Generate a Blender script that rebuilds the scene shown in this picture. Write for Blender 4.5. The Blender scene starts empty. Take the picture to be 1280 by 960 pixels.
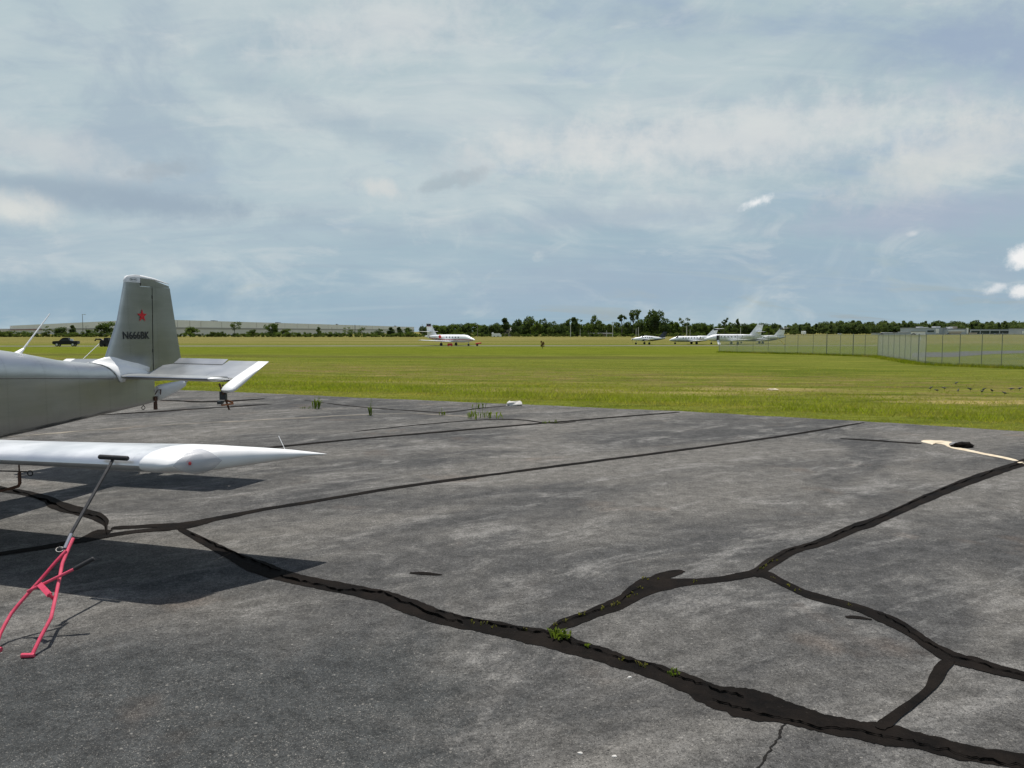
import bpy, math, random
import numpy as np
from mathutils import Vector, Matrix
random.seed(7); RS = np.random.RandomState(7)
S = bpy.context.scene
COL = S.collection
R = math.radians
# ------------------------------------------------------------------ view geometry
F = 950.0; EYE = 1.65; HOR = 414.0
PH = math.atan((480 - HOR) / F)
def ray(x, y):
    u = (x - 640) / F; v = (y - 480) / F
    fy = math.cos(PH) - v * math.sin(PH); fz = -math.sin(PH) - v * math.cos(PH)
    return Vector((u / fy, 1.0, fz / fy))
EN = (0.446, 0.895)          # normal of the apron edge
SS = [-400, 0, 4, 10, 25, 48, 75, 9000]
SZ = [-.03, -.02, -.08, -.2, -.5, -.88, -.95, -.95]
def zt(x, y):
    s = x * EN[0] + (y - 17.1) * EN[1]
    return np.interp(s, SS, SZ) + np.interp(y, [84, 100, 125, 150], [0, -.15, -.75, -1.0])
def at(x, y, d):             # a picture point at a given distance
    r = ray(x, y); return Vector((r.x * d, d, EYE + r.z * d))
def flat(x, y, z=0.0):       # a picture point on the level apron
    r = ray(x, y); d = (z - EYE) / r.z; return Vector((r.x * d, d, z))
def ground(x, y):            # a picture point on the field
    r = ray(x, y); lo, hi = 1.0, 6000.0
    for _ in range(60):
        m = (lo + hi) / 2
        if EYE + r.z * m > zt(r.x * m, m): lo = m
        else: hi = m
    return Vector((r.x * lo, lo, float(zt(r.x * lo, lo))))
def stand(x, d):             # ground point below picture column x at distance d
    X = (x - 640) / F * d
    return Vector((X, d, float(zt(X, d))))
def top_z(y, d): return EYE + ray(640, y).z * d
# ------------------------------------------------------------------ mesh builder
class MB:
    def __init__(s): s.v = []; s.f = []; s.m = []
    def add(s, vs, fs, mi=0):
        b = len(s.v); s.v += [tuple(v) for v in vs]; s.f += [tuple(b + i for i in f) for f in fs]; s.m += [mi] * len(fs); return s
    def box(s, c, size, rz=0, mi=0, taper=1.0):
        cx, cy, cz = c; hx, hy, hz = [q / 2 for q in size]; co, si = math.cos(rz), math.sin(rz); vs = []
        for z, k in ((-hz, 1), (hz, taper)):
            for x, y in ((-hx, -hy), (hx, -hy), (hx, hy), (-hx, hy)):
                x *= k; y *= k
                vs.append((cx + x * co - y * si, cy + x * si + y * co, cz + z))
        return s.add(vs, [(3, 2, 1, 0), (4, 5, 6, 7), (0, 1, 5, 4), (1, 2, 6, 5), (2, 3, 7, 6), (3, 0, 4, 7)], mi)
    def loft(s, rings, cap=True, mi=0, closed=True):
        n = len(rings[0]); vs = [p for r in rings for p in r]; fs = []
        for i in range(len(rings) - 1):
            for j in range(n if closed else n - 1):
                k = (j + 1) % n
                fs.append((i * n + j, i * n + k, (i + 1) * n + k, (i + 1) * n + j))
        if cap and closed:
            fs.append(tuple(range(n - 1, -1, -1))); fs.append(tuple((len(rings) - 1) * n + j for j in range(n)))
        return s.add(vs, fs, mi)
    def tube(s, pts, r, seg=8, mi=0, cap=True):
        pts = [Vector(p) for p in pts]; n = len(pts); rr = r if isinstance(r, (list, tuple)) else [r] * n; rings = []
        t0 = (pts[1] - pts[0]).normalized(); up = Vector((0, 0, 1)) if abs(t0.z) < .9 else Vector((1, 0, 0))
        a = t0.cross(up).normalized()
        for i in range(n):
            t = (pts[min(i + 1, n - 1)] - pts[max(i - 1, 0)]).normalized()
            a = (a - t * a.dot(t)).normalized(); b = t.cross(a)
            rings.append([pts[i] + (a * math.cos(q * 2 * math.pi / seg) + b * math.sin(q * 2 * math.pi / seg)) * rr[i] for q in range(seg)])
        return s.loft(rings, cap, mi)
    def ball(s, c, r, seg=12, rng=8, mi=0):
        rx, ry, rz = (r, r, r) if not isinstance(r, (tuple, list)) else r
        rings = [[(c[0] + rx * math.sin(p) * math.cos(q), c[1] + ry * math.sin(p) * math.sin(q), c[2] - rz * math.cos(p))
                  for q in [k * 2 * math.pi / seg for k in range(seg)]] for p in [max(.02, min(math.pi - .02, i * math.pi / rng)) for i in range(rng + 1)]]
        return s.loft(rings, True, mi)
    def ringtorus(s, c, ax, R0, r, seg=18, mi=0):
        ax = Vector(ax).normalized(); u = ax.orthogonal().normalized(); w = ax.cross(u)
        rings = []
        for i in range(seg + 1):
            t = i * 2 * math.pi / seg; d = u * math.cos(t) + w * math.sin(t); o = Vector(c) + d * R0
            rings.append([o + d * (r * math.cos(q)) + ax * (r * math.sin(q)) for q in [k * 2 * math.pi / 6 for k in range(6)]])
        return s.loft(rings, False, mi)
    def build(s, name, mat, parent=None, smooth=True, angle=35):
        me = bpy.data.meshes.new(name); me.from_pydata(s.v, [], s.f)
        for m in (mat if isinstance(mat, (list, tuple)) else [mat]): me.materials.append(m)
        if isinstance(mat, (list, tuple)): me.polygons.foreach_set('material_index', s.m)
        if smooth:
            me.polygons.foreach_set('use_smooth', [True] * len(me.polygons)); me.set_sharp_from_angle(angle=R(angle))
        me.validate(); me.update()
        o = bpy.data.objects.new(name, me); COL.objects.link(o)
        if parent: o.parent = parent
        return o
def tag(o, label=None, cat=None, group=None, kind=None):
    if label: o['label'] = label
    if cat: o['category'] = cat
    if group: o['group'] = group
    if kind: o['kind'] = kind
    return o
def empty(name, loc=(0, 0, 0), rz=0, label=None, cat=None, group=None):
    o = bpy.data.objects.new(name, None); COL.objects.link(o); o.location = loc; o.rotation_euler = (0, 0, rz); o.empty_display_size = .2
    return tag(o, label, cat, group)
def copy_tree(o, parent=None):
    c = o.copy(); COL.objects.link(c)
    if parent: c.parent = parent
    for ch in list(o.children): copy_tree(ch, c)
    return c
def big_mesh(name, V, Fq, mat, k=3, smooth=False):
    me = bpy.data.meshes.new(name); n = len(V); m = len(Fq)
    me.vertices.add(n); me.vertices.foreach_set('co', np.asarray(V, np.float32).ravel())
    me.loops.add(m * k); me.loops.foreach_set('vertex_index', np.asarray(Fq, np.int32).ravel())
    me.polygons.add(m); me.polygons.foreach_set('loop_start', np.arange(0, m * k, k, dtype=np.int32))
    me.materials.append(mat); me.update(calc_edges=True); me.validate()
    if smooth: me.polygons.foreach_set('use_smooth', [True] * m)
    o = bpy.data.objects.new(name, me); COL.objects.link(o); return o
# ------------------------------------------------------------------ materials
class NT:
    def __init__(s, tree): s.t = tree; s.n = tree.nodes; s.l = tree.links
    def new(s, ty, **kw):
        n = s.n.new(ty)
        for k, v in kw.items(): setattr(n, k, v)
        return n
    def put(s, sock, v):
        if isinstance(v, bpy.types.NodeSocket): s.l.new(v, sock)
        elif isinstance(v, tuple) and len(v) == 3 and sock.type == 'RGBA': sock.default_value = (*v, 1)
        else: sock.default_value = v
    def math(s, op, a, b=0.0, c=None, clamp=False):
        n = s.new('ShaderNodeMath', operation=op, use_clamp=clamp); s.put(n.inputs[0], a); s.put(n.inputs[1], b)
        if c is not None: s.put(n.inputs[2], c)
        return n.outputs[0]
    def mix(s, f, a, b, mode='MIX'):
        n = s.new('ShaderNodeMix', data_type='RGBA', blend_type=mode); s.put(n.inputs[0], f); s.put(n.inputs[6], a); s.put(n.inputs[7], b); return n.outputs[2]
    def noise(s, vec, scale, detail=4, rough=.55, dist=0.0):
        n = s.new('ShaderNodeTexNoise'); s.put(n.inputs['Vector'], vec); n.inputs['Scale'].default_value = scale; n.inputs['Detail'].default_value = detail
        n.inputs['Roughness'].default_value = rough; n.inputs['Distortion'].default_value = dist; return n.outputs[0]
    def voro(s, vec, scale, out='Distance', feature='F1'):
        n = s.new('ShaderNodeTexVoronoi', feature=feature); s.put(n.inputs['Vector'], vec); n.inputs['Scale'].default_value = scale; return n.outputs[out]
    def mapping(s, vec, scale=(1, 1, 1), rot=(0, 0, 0), loc=(0, 0, 0)):
        n = s.new('ShaderNodeMapping'); s.put(n.inputs[0], vec); n.inputs[1].default_value = loc; n.inputs[2].default_value = rot; n.inputs[3].default_value = scale; return n.outputs[0]
    def rng(s, v, a, b, c=0.0, d=1.0, sm=False):
        n = s.new('ShaderNodeMapRange'); n.interpolation_type = 'SMOOTHSTEP' if sm else 'LINEAR'; s.put(n.inputs[0], v)
        for i, q in enumerate((a, b, c, d)): s.put(n.inputs[i + 1], q)
        return n.outputs[0]
    def sep(s, v):
        n = s.new('ShaderNodeSeparateXYZ'); s.put(n.inputs[0], v); return n.outputs
    def comb(s, x, y, z):
        n = s.new('ShaderNodeCombineXYZ')
        for i, q in enumerate((x, y, z)): s.put(n.inputs[i], q)
        return n.outputs[0]
def mat(name, col=(.5, .5, .5), rough=.5, metal=0.0, spec=.5, fn=None, bump=None, **kw):
    m = bpy.data.materials.new(name); m.use_nodes = True; t = NT(m.node_tree); b = t.n['Principled BSDF']
    b.inputs['Base Color'].default_value = (*col, 1); b.inputs['Roughness'].default_value = rough; b.inputs['Metallic'].default_value = metal
    b.inputs['Specular IOR Level'].default_value = spec
    for k, v in kw.items(): b.inputs[k.replace('_', ' ')].default_value = v
    if fn: fn(t, b)
    return m
def varied(a, b, scale=3.0, r0=.4, r1=.6, bump=0.0, bscale=40, coord='Object', detail=4):
    def fn(t, p):
        tc = t.new('ShaderNodeTexCoord').outputs[coord]; f = t.rng(t.noise(tc, scale, detail), .3, .7)
        t.put(p.inputs['Base Color'], t.mix(f, a, b)); t.put(p.inputs['Roughness'], t.rng(t.noise(tc, scale * 2.3, 3), .3, .7, r0, r1))
        if bump:
            n = t.new('ShaderNodeBump'); n.inputs['Strength'].default_value = bump; n.inputs['Distance'].default_value = .01
            t.put(n.inputs['Height'], t.noise(tc, bscale, 3)); t.put(p.inputs['Normal'], n.outputs[0])
    return fn
M = {}
def alu(t, p):
    tc = t.new('ShaderNodeTexCoord').outputs['Object']
    st = t.mapping(tc, (1.2, 1.2, 7)); f = t.rng(t.noise(st, 1.6, 4), .3, .7)
    ox, oy, oz = t.sep(tc); fr = t.math('ABSOLUTE', t.math('SUBTRACT', t.math('FRACT', t.math('DIVIDE', ox, .44)), .5)); fz_ = t.math('FRACT', t.math('DIVIDE', oz, .032))
    ln = t.rng(fr, .005, .008, 1, 0); rv = t.math('MULTIPLY', t.rng(t.math('ABSOLUTE', t.math('SUBTRACT', fr, .03)), .005, .008, 1, 0), t.rng(t.math('ABSOLUTE', t.math('SUBTRACT', fz_, .5)), .10, .16, 1, 0))
    gm = t.rng(t.noise(t.mapping(tc, (1, 1, .5)), 5, 6, .7), .52, .72)
    c = t.mix(f, (.43, .445, .44), (.51, .52, .515)); c = t.mix(t.math('MULTIPLY', t.math('MAXIMUM', ln, rv), .24), c, (.16, .16, .155)); c = t.mix(t.math('MULTIPLY', gm, .22), c, (.30, .29, .27)); t.put(p.inputs['Base Color'], c)
    t.put(p.inputs['Roughness'], t.rng(t.noise(tc, 2.1, 3), .3, .7, .31, .40))
    n = t.new('ShaderNodeBump'); n.inputs['Strength'].default_value = .10; n.inputs['Distance'].default_value = .02
    t.put(n.inputs['Height'], t.noise(tc, 3.2, 1)); t.put(p.inputs['Normal'], n.outputs[0])
M['alu'] = mat('polished_aluminium', metal=1.0, fn=alu)
def wingalu(t, p):
    tc = t.new('ShaderNodeTexCoord').outputs['Object']
    f = t.rng(t.noise(tc, 3, 5), .3, .7); bug = t.rng(t.voro(tc, 26), .05, .11, 1, 0)
    c = t.mix(f, (.60, .625, .64), (.68, .70, .71)); t.put(p.inputs['Base Color'], t.mix(t.math('MULTIPLY', bug, t.rng(t.noise(tc, 9, 2), .5, .62)), c, (.3, .3, .29)))
    t.put(p.inputs['Roughness'], t.rng(f, 0, 1, .38, .5))
M['wing'] = mat('satin_aluminium', metal=.85, fn=wingalu)
M['white'] = mat('white_gelcoat', fn=varied((.76, .77, .76), (.82, .82, .81), 6, .28, .42))
M['red'] = mat('red_star_paint', (.62, .02, .03), .4)
M['black'] = mat('black_vinyl', (.02, .022, .024), .45)
M['grey_ink'] = mat('grey_print', (.2, .21, .21), .5)
M['rubber'] = mat('black_rubber', (.022, .022, .023), .7)
M['blackpaint'] = mat('black_steel', fn=varied((.02, .02, .022), (.04, .04, .04), 30, .35, .6))
M['rust'] = mat('rusty_steel', fn=varied((.13, .05, .025), (.05, .03, .022), 40, .6, .85))
def towpaint(t, p):
    tc = t.new('ShaderNodeTexCoord').outputs['Object']; n = t.noise(tc, 9, 5, .65); c = t.mix(t.rng(n, .35, .65), (.56, .035, .085), (.70, .085, .15)); ch = t.math('MULTIPLY', t.rng(t.noise(tc, 38, 5, .7), .60, .66), t.rng(n, .42, .6))
    t.put(p.inputs['Base Color'], t.mix(ch, c, (.13, .07, .055))); t.put(p.inputs['Roughness'], t.rng(n, .3, .7, .35, .65))
M['pink'] = mat('faded_red_paint', fn=towpaint)
M['chrome'] = mat('bare_chrome', (.55, .54, .53), .3, 1.0)
M['lens'] = mat('clear_lens', (.52, .53, .55), .1, Alpha=.8)
M['bulb'] = mat('red_bulb', (.55, .06, .06), .25)
M['canopy'] = mat('tinted_canopy', (.05, .06, .065), .06, Coat_Weight=.5)
M['dark'] = mat('dark_gap', (.03, .03, .032), .7)
def asphalt(t, p):
    pos = t.new('ShaderNodeNewGeometry').outputs['Position']; xy = t.sep(pos)
    al = t.mapping(pos, (1, 1, 1), (0, 0, R(-36)))            # the paving lanes run this way
    big = t.noise(t.mapping(al, (.45, .9, 1)), .5, 5, .6, .7)
    mid = t.noise(t.mapping(al, (.75, 1.3, 1)), 1.2, 9, .74, .6)
    scr = t.noise(t.mapping(al, (.45, 2.4, 1)), 1.5, 8, .75, .35)
    scr2 = t.noise(t.mapping(pos, (.5, 3.0, 1), (0, 0, R(12))), 1.1, 6, .7, .3)
    sm = t.noise(pos, 7, 8, .78)
    base = t.mix(t.rng(big, .38, .62, sm=True), (.066, .066, .065), (.132, .126, .115))
    base = t.mix(t.math('MULTIPLY', t.rng(mid, .50, .68, sm=True), .8), base, (.205, .199, .187))
    base = t.mix(t.math('MULTIPLY', t.rng(scr, .55, .72), .55), base, (.29, .284, .27))
    base = t.mix(t.math('MULTIPLY', t.rng(scr2, .58, .76), .3), base, (.25, .245, .232))
    base = t.mix(t.math('MULTIPLY', t.rng(mid, .46, .32, sm=True), .45), base, (.040, .041, .043))
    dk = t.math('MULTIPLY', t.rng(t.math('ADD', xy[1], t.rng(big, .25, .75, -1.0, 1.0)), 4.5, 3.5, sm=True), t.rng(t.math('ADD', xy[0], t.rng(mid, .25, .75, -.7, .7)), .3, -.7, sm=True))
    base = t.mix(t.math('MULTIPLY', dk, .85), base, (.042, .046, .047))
    base = t.mix(t.math('MULTIPLY', t.rng(t.noise(pos, .8, 4, .6),   .60, .74), .32), base, (.165, .112, .076))
    worn = t.rng(t.math('ADD', t.math('ADD', t.math('MULTIPLY', big, .5), t.math('MULTIPLY', mid, .5)), t.rng(sm, .3, .7, -.12, .12)), .36, .62)
    base = t.mix(1.0, base, t.mix(t.rng(sm, .3, .7), (.50, .50, .50), (1.5, 1.5, 1.5)), 'MULTIPLY')
    gr = t.noise(pos, 48, 5, .8); base = t.mix(1.0, base, t.mix(t.rng(gr, .32, .68), (.5, .5, .5), (1.5, 1.5, 1.49)), 'MULTIPLY')
    d = None
    for sc, lo, amt, pit in ((190, .62, .7, .6), (110, .86, .7, .6), (62, .955, .7, .0)):
        v = t.new('ShaderNodeTexVoronoi'); t.put(v.inputs['Vector'], pos); v.inputs['Scale'].default_value = sc; cs = t.sep(v.outputs['Color']); dd = v.outputs['Distance']; d = d or dd
        st = t.math('MULTIPLY', t.rng(dd, .45, .30), t.rng(cs[0], lo, min(1.0, lo + .16))); st = t.math('MULTIPLY', st, t.rng(worn, 0, 1, .30, 1.0))
        base = t.mix(t.math('MULTIPLY', st, amt), base, t.mix(cs[1], (.44, .42, .38), (.25, .235, .205)))
        if pit: base = t.mix(t.math('MULTIPLY', t.math('MULTIPLY', t.rng(dd, .46, .32), t.rng(cs[2], .78, .9)), pit), base, (.022, .022, .022))
    t.put(p.inputs['Base Color'], base); t.put(p.inputs['Roughness'], t.rng(sm, .3, .7, .85, 1.0)); p.inputs['Specular IOR Level'].default_value = .10
    b = t.new('ShaderNodeBump'); b.inputs['Strength'].default_value = .6; b.inputs['Distance'].default_value = .006
    t.put(b.inputs['Height'], t.math('ADD', t.math('MULTIPLY', d, -1.0), t.math('MULTIPLY', sm, 2.0))); t.put(p.inputs['Normal'], b.outputs[0])
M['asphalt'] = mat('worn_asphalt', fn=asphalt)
def tar(t, p):
    pos = t.new('ShaderNodeNewGeometry').outputs['Position']; n = t.noise(pos, 3.5, 6, .7); g = t.noise(pos, 45, 4, .7); w = t.noise(pos, 1.4, 5, .65)
    c = t.mix(t.rng(n, .38, .66), (.0040, .0034, .0030), (.0150, .0120, .0100)); c = t.mix(t.math('MULTIPLY', t.rng(w, .56, .72), .4), c, (.028, .023, .019)); c = t.mix(t.math('MULTIPLY', t.rng(g, .62, .74), .35), c, (.05, .045, .04))
    t.put(p.inputs['Base Color'], c); t.put(p.inputs['Roughness'], t.rng(n, .3, .7, .75, 1.0)); p.inputs['Specular IOR Level'].default_value = .05
    b = t.new('ShaderNodeBump'); b.inputs['Strength'].default_value = .5; b.inputs['Distance'].default_value = .01; t.put(b.inputs['Height'], t.math('ADD', n, g)); t.put(p.inputs['Normal'], b.outputs[0])
M['tar'] = mat('tar_sealer', fn=tar)
M['crack'] = mat('open_crack', (.0012, .0012, .0012), 1.0, spec=0.0)
M['haircrack'] = mat('hairline_crack', (.020, .019, .018), 1.0, spec=0.0)
M['paleline'] = mat('worn_pale_paint', fn=varied((.52, .42, .28), (.66, .58, .44), 9, .7, .9))
M['palejoint'] = mat('sandy_joint', fn=varied((.07, .068, .06), (.26, .23, .18), 1.8, .95, 1.0))
M['concrete'] = mat('pale_concrete', fn=varied((.50, .48, .43), (.66, .64, .60), 12, .7, .9, .3))
def field(t, p):
    pos = t.new('ShaderNodeNewGeometry').outputs['Position']; x, y, z = t.sep(pos)
    n1 = t.noise(t.mapping(pos, (.25, 1, 1)), .35, 6, .6, .5)       # wide streaks
    n2 = t.noise(t.mapping(pos, (.5, 1.6, 1)), 1.3, 6, .65)
    n3 = t.noise(pos, 9, 5, .7)
    nl = t.noise(t.mapping(pos, (.06, .5, 1)), .16, 5, .6, .4)
    green = t.mix(t.rng(n1, .35, .65), (.095, .122, .020), (.150, .160, .032))
    dry = t.mix(n2, (.215, .180, .070), (.165, .155, .045))
    c = t.mix(t.math('MULTIPLY', t.rng(n2, .52, .70), .55), green, dry)
    far = t.rng(t.math('ADD', y, t.rng(nl, 0, 1, -45, 45)), 195, 235, sm=True)
    c = t.mix(t.math('MULTIPLY', far, .8), c, t.mix(t.rng(nl, .4, .6), (.215, .180, .078), (.145, .142, .040)))
    yy = t.math('ADD', y, t.rng(n1, 0, 1, -5, 5))
    band = t.math('MULTIPLY', t.rng(yy, 66, 72, sm=True), t.rng(yy, 80, 74, sm=True))
    band = t.math('MULTIPLY', band, t.rng(x, 24, 12))
    c = t.mix(t.math('MULTIPLY', band, .5), c, (.085, .075, .030))
    lush = t.math('MULTIPLY', t.rng(yy, 76, 95, sm=True), t.rng(yy, 190, 150, sm=True)); c = t.mix(t.math('MULTIPLY', lush, .5), c, (.115, .142, .012))
    s = t.math('ADD', t.math('MULTIPLY', x, EN[0]), t.math('MULTIPLY', t.math('SUBTRACT', y, 17.1), EN[1]))
    nr = t.math('MULTIPLY', t.rng(s, 6, 12, sm=True), t.rng(s, 30, 18, sm=True))
    c = t.mix(t.math('MULTIPLY', nr, t.rng(n2, .46, .60, 0, .85)), c, (.19, .145, .065))
    for px_, py_, rx_, ry_, am_ in ((1238, 503, 3.2, 1.1, .85), (955, 487, 3.0, 1.3, .7), (905, 492, 2.6, 1.0, .5), (700, 488, 4.5, 1.2, .45), (1165, 497, 3.5, .9, .4), (520, 478, 5, 1.3, .4)):      # straw patches in the turf
        q_ = ground(px_, py_); dx_ = t.math('DIVIDE', t.math('SUBTRACT', x, q_.x), rx_); dy_ = t.math('DIVIDE', t.math('SUBTRACT', y, q_.y), ry_)
        rr_ = t.math('ADD', t.math('SQRT', t.math('ADD', t.math('MULTIPLY', dx_, dx_), t.math('MULTIPLY', dy_, dy_))), t.rng(n2, .25, .75, -.6, .6)); c = t.mix(t.math('MULTIPLY', t.rng(rr_, 1.1, .4, sm=True), am_), c, (.32, .25, .115))
    c = t.mix(1.0, c, t.mix(t.rng(n3, .3, .7), (.62, .64, .6), (1.28, 1.26, 1.2)), 'MULTIPLY')
    n4 = t.noise(t.mapping(pos, (.18, 1, 1), (0, 0, R(7))), .9, 7, .7, .8); n5 = t.noise(t.mapping(pos, (.4, 1, 1)), 3.2, 5, .7)
    c = t.mix(1.0, c, t.mix(t.rng(n4, .3, .7), (.60, .64, .62), (1.36, 1.32, 1.36)), 'MULTIPLY'); c = t.mix(1.0, c, t.mix(t.rng(n5, .3, .7), (.75, .78, .78), (1.22, 1.2, 1.2)), 'MULTIPLY')
    t.put(p.inputs['Base Color'], c); p.inputs['Roughness'].default_value = 1.0; p.inputs['Specular IOR Level'].default_value = .0
    b = t.new('ShaderNodeBump'); b.inputs['Strength'].default_value = .8; b.inputs['Distance'].default_value = .08; t.put(b.inputs['Height'], t.math('ADD', n3, n2)); t.put(p.inputs['Normal'], b.outputs[0])
M['field'] = mat('mown_field', fn=field)
def leafmat(name, a, b, trans=.35, scale=.6, coord='Object', dry=None):
    m = bpy.data.materials.new(name); m.use_nodes = True; t = NT(m.node_tree); out = t.n['Material Output']; t.n.remove(t.n['Principled BSDF'])
    pos = t.new('ShaderNodeNewGeometry').outputs['Position']; oi = t.new('ShaderNodeObjectInfo').outputs['Random']
    f = t.rng(t.noise(pos, scale, 4, .6), .3, .7); c = t.mix(f, a, b)
    if dry: c = t.mix(t.math('MULTIPLY', t.rng(t.noise(t.mapping(pos, (.5, 1.2, 1)), .55, 5, .65), .47, .62), .8), c, dry)
    c = t.mix(1.0, c, t.mix(oi, (.78, .80, .8), (1.2, 1.15, 1.05)), 'MULTIPLY')
    d = t.new('ShaderNodeBsdfDiffuse'); t.put(d.inputs[0], c); tr = t.new('ShaderNodeBsdfTranslucent'); t.put(tr.inputs[0], t.mix(1.0, c, (1.1, 1.2, .5), 'MULTIPLY'))
    mx = t.new('ShaderNodeMixShader'); mx.inputs[0].default_value = trans; t.l.new(d.outputs[0], mx.inputs[1]); t.l.new(tr.outputs[0], mx.inputs[2]); t.l.new(mx.outputs[0], out.inputs[0]); return m
M['leaf'] = leafmat('broad_leaves', (.070, .105, .036), (.125, .165, .058), .45)
M['leaf_pale'] = leafmat('pale_leaves', (.075, .105, .036), (.12, .15, .056), .35)
M['leaf_dark'] = leafmat('dark_needles', (.054, .084, .038), (.105, .138, .062), .42)
M['leaf_brown'] = leafmat('brown_leaves', (.16, .07, .04), (.24, .12, .07), .2)
M['blade'] = leafmat('grass_blades', (.16, .185, .022), (.26, .255, .060), .55, .8, dry=(.36, .30, .12))
M['blade_lush'] = leafmat('lush_grass_blades', (.16, .21, .018), (.26, .28, .045), .6, .7, dry=(.30, .27, .08))
M['weed'] = leafmat('weed_leaves', (.085, .13, .022), (.15, .19, .045), .45, 8)
M['sprout'] = leafmat('dry_sprouts', (.10, .105, .028), (.19, .17, .06), .4, 8)
M['bark'] = mat('grey_bark', fn=varied((.10, .085, .07), (.17, .15, .13), 3, .8, .95))
M['bird'] = mat('black_feathers', (.018, .017, .018), .55)
M['galv'] = mat('galvanised_steel', fn=varied((.46, .49, .47), (.60, .62, .60), 5, .45, .65), metal=.0)
M['post'] = mat('weathered_fence_post', (.19, .205, .195), .6)
M['jetwhite'] = mat('white_aircraft_paint', (.84, .85, .86), .25)
M['jetgrey'] = mat('grey_aircraft_paint', (.38, .40, .43), .3)
M['navy'] = mat('navy_aircraft_paint', (.022, .026, .045), .25)
M['glass'] = mat('dark_glass', (.02, .025, .03), .08)
M['redcover'] = mat('red_cover_cloth', (.50, .03, .03), .7)
M['stripe'] = mat('dark_red_stripe', (.28, .03, .04), .35)
M['yellow'] = mat('yellow_paint', (.62, .48, .05), .5)
M['orange'] = mat('orange_paint', (.7, .22, .03), .5)
def wallmat(t, p):
    tc = t.new('ShaderNodeTexCoord').outputs['Object']; w = t.new('ShaderNodeTexBrick'); t.put(w.inputs['Vector'], t.new('ShaderNodeTexCoord').outputs['UV'])
    n = t.noise(tc, .05, 4); t.put(p.inputs['Base Color'], t.mix(t.rng(n, .3, .7), (.33, .315, .285), (.38, .365, .335)))
M['whwall'] = mat('concrete_panel_wall', rough=.8, fn=varied((.74, .725, .69), (.80, .785, .75), .05, .75, .9))
M['whband'] = mat('grey_wall_band', (.33, .32, .30), .8)
M['whlow'] = mat('pale_lower_wall', fn=varied((.64, .63, .60), (.54, .53, .51), .04, .75, .9))
M['redbrown'] = mat('reddish_panel', (.21, .09, .07), .7)
M['greywall'] = mat('blue_grey_cladding', fn=varied((.40, .44, .48), (.46, .50, .53), .1, .6, .8))
M['whitewall'] = mat('white_cladding', (.84, .84, .82), .6)
M['tan'] = mat('tan_cladding', (.42, .37, .30), .7)
M['greenglass'] = mat('dark_green_glazing', (.03, .05, .045), .2)
M['roofgrey'] = mat('grey_roofing', (.22, .22, .22), .8)
M['wood'] = mat('weathered_pole_wood', fn=varied((.17, .145, .12), (.26, .235, .21), 2, .8, .95))
M['carblack'] = mat('black_car_paint', (.008, .008, .009), .45, spec=.3)
M['carwhite'] = mat('white_car_paint', (.75, .75, .75), .25)
M['carblue'] = mat('dark_blue_car_paint', (.02, .03, .07), .25)
M['taxi'] = mat('grey_taxiway_asphalt', fn=varied((.095, .095, .095), (.13, .13, .127), .3, .95, 1.0, coord='Generated'), spec=.0)
M['pavefar'] = mat('pale_taxiway_concrete', fn=varied((.14, .14, .115), (.20, .19, .165), .08, .95, 1.0), spec=.0)
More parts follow.
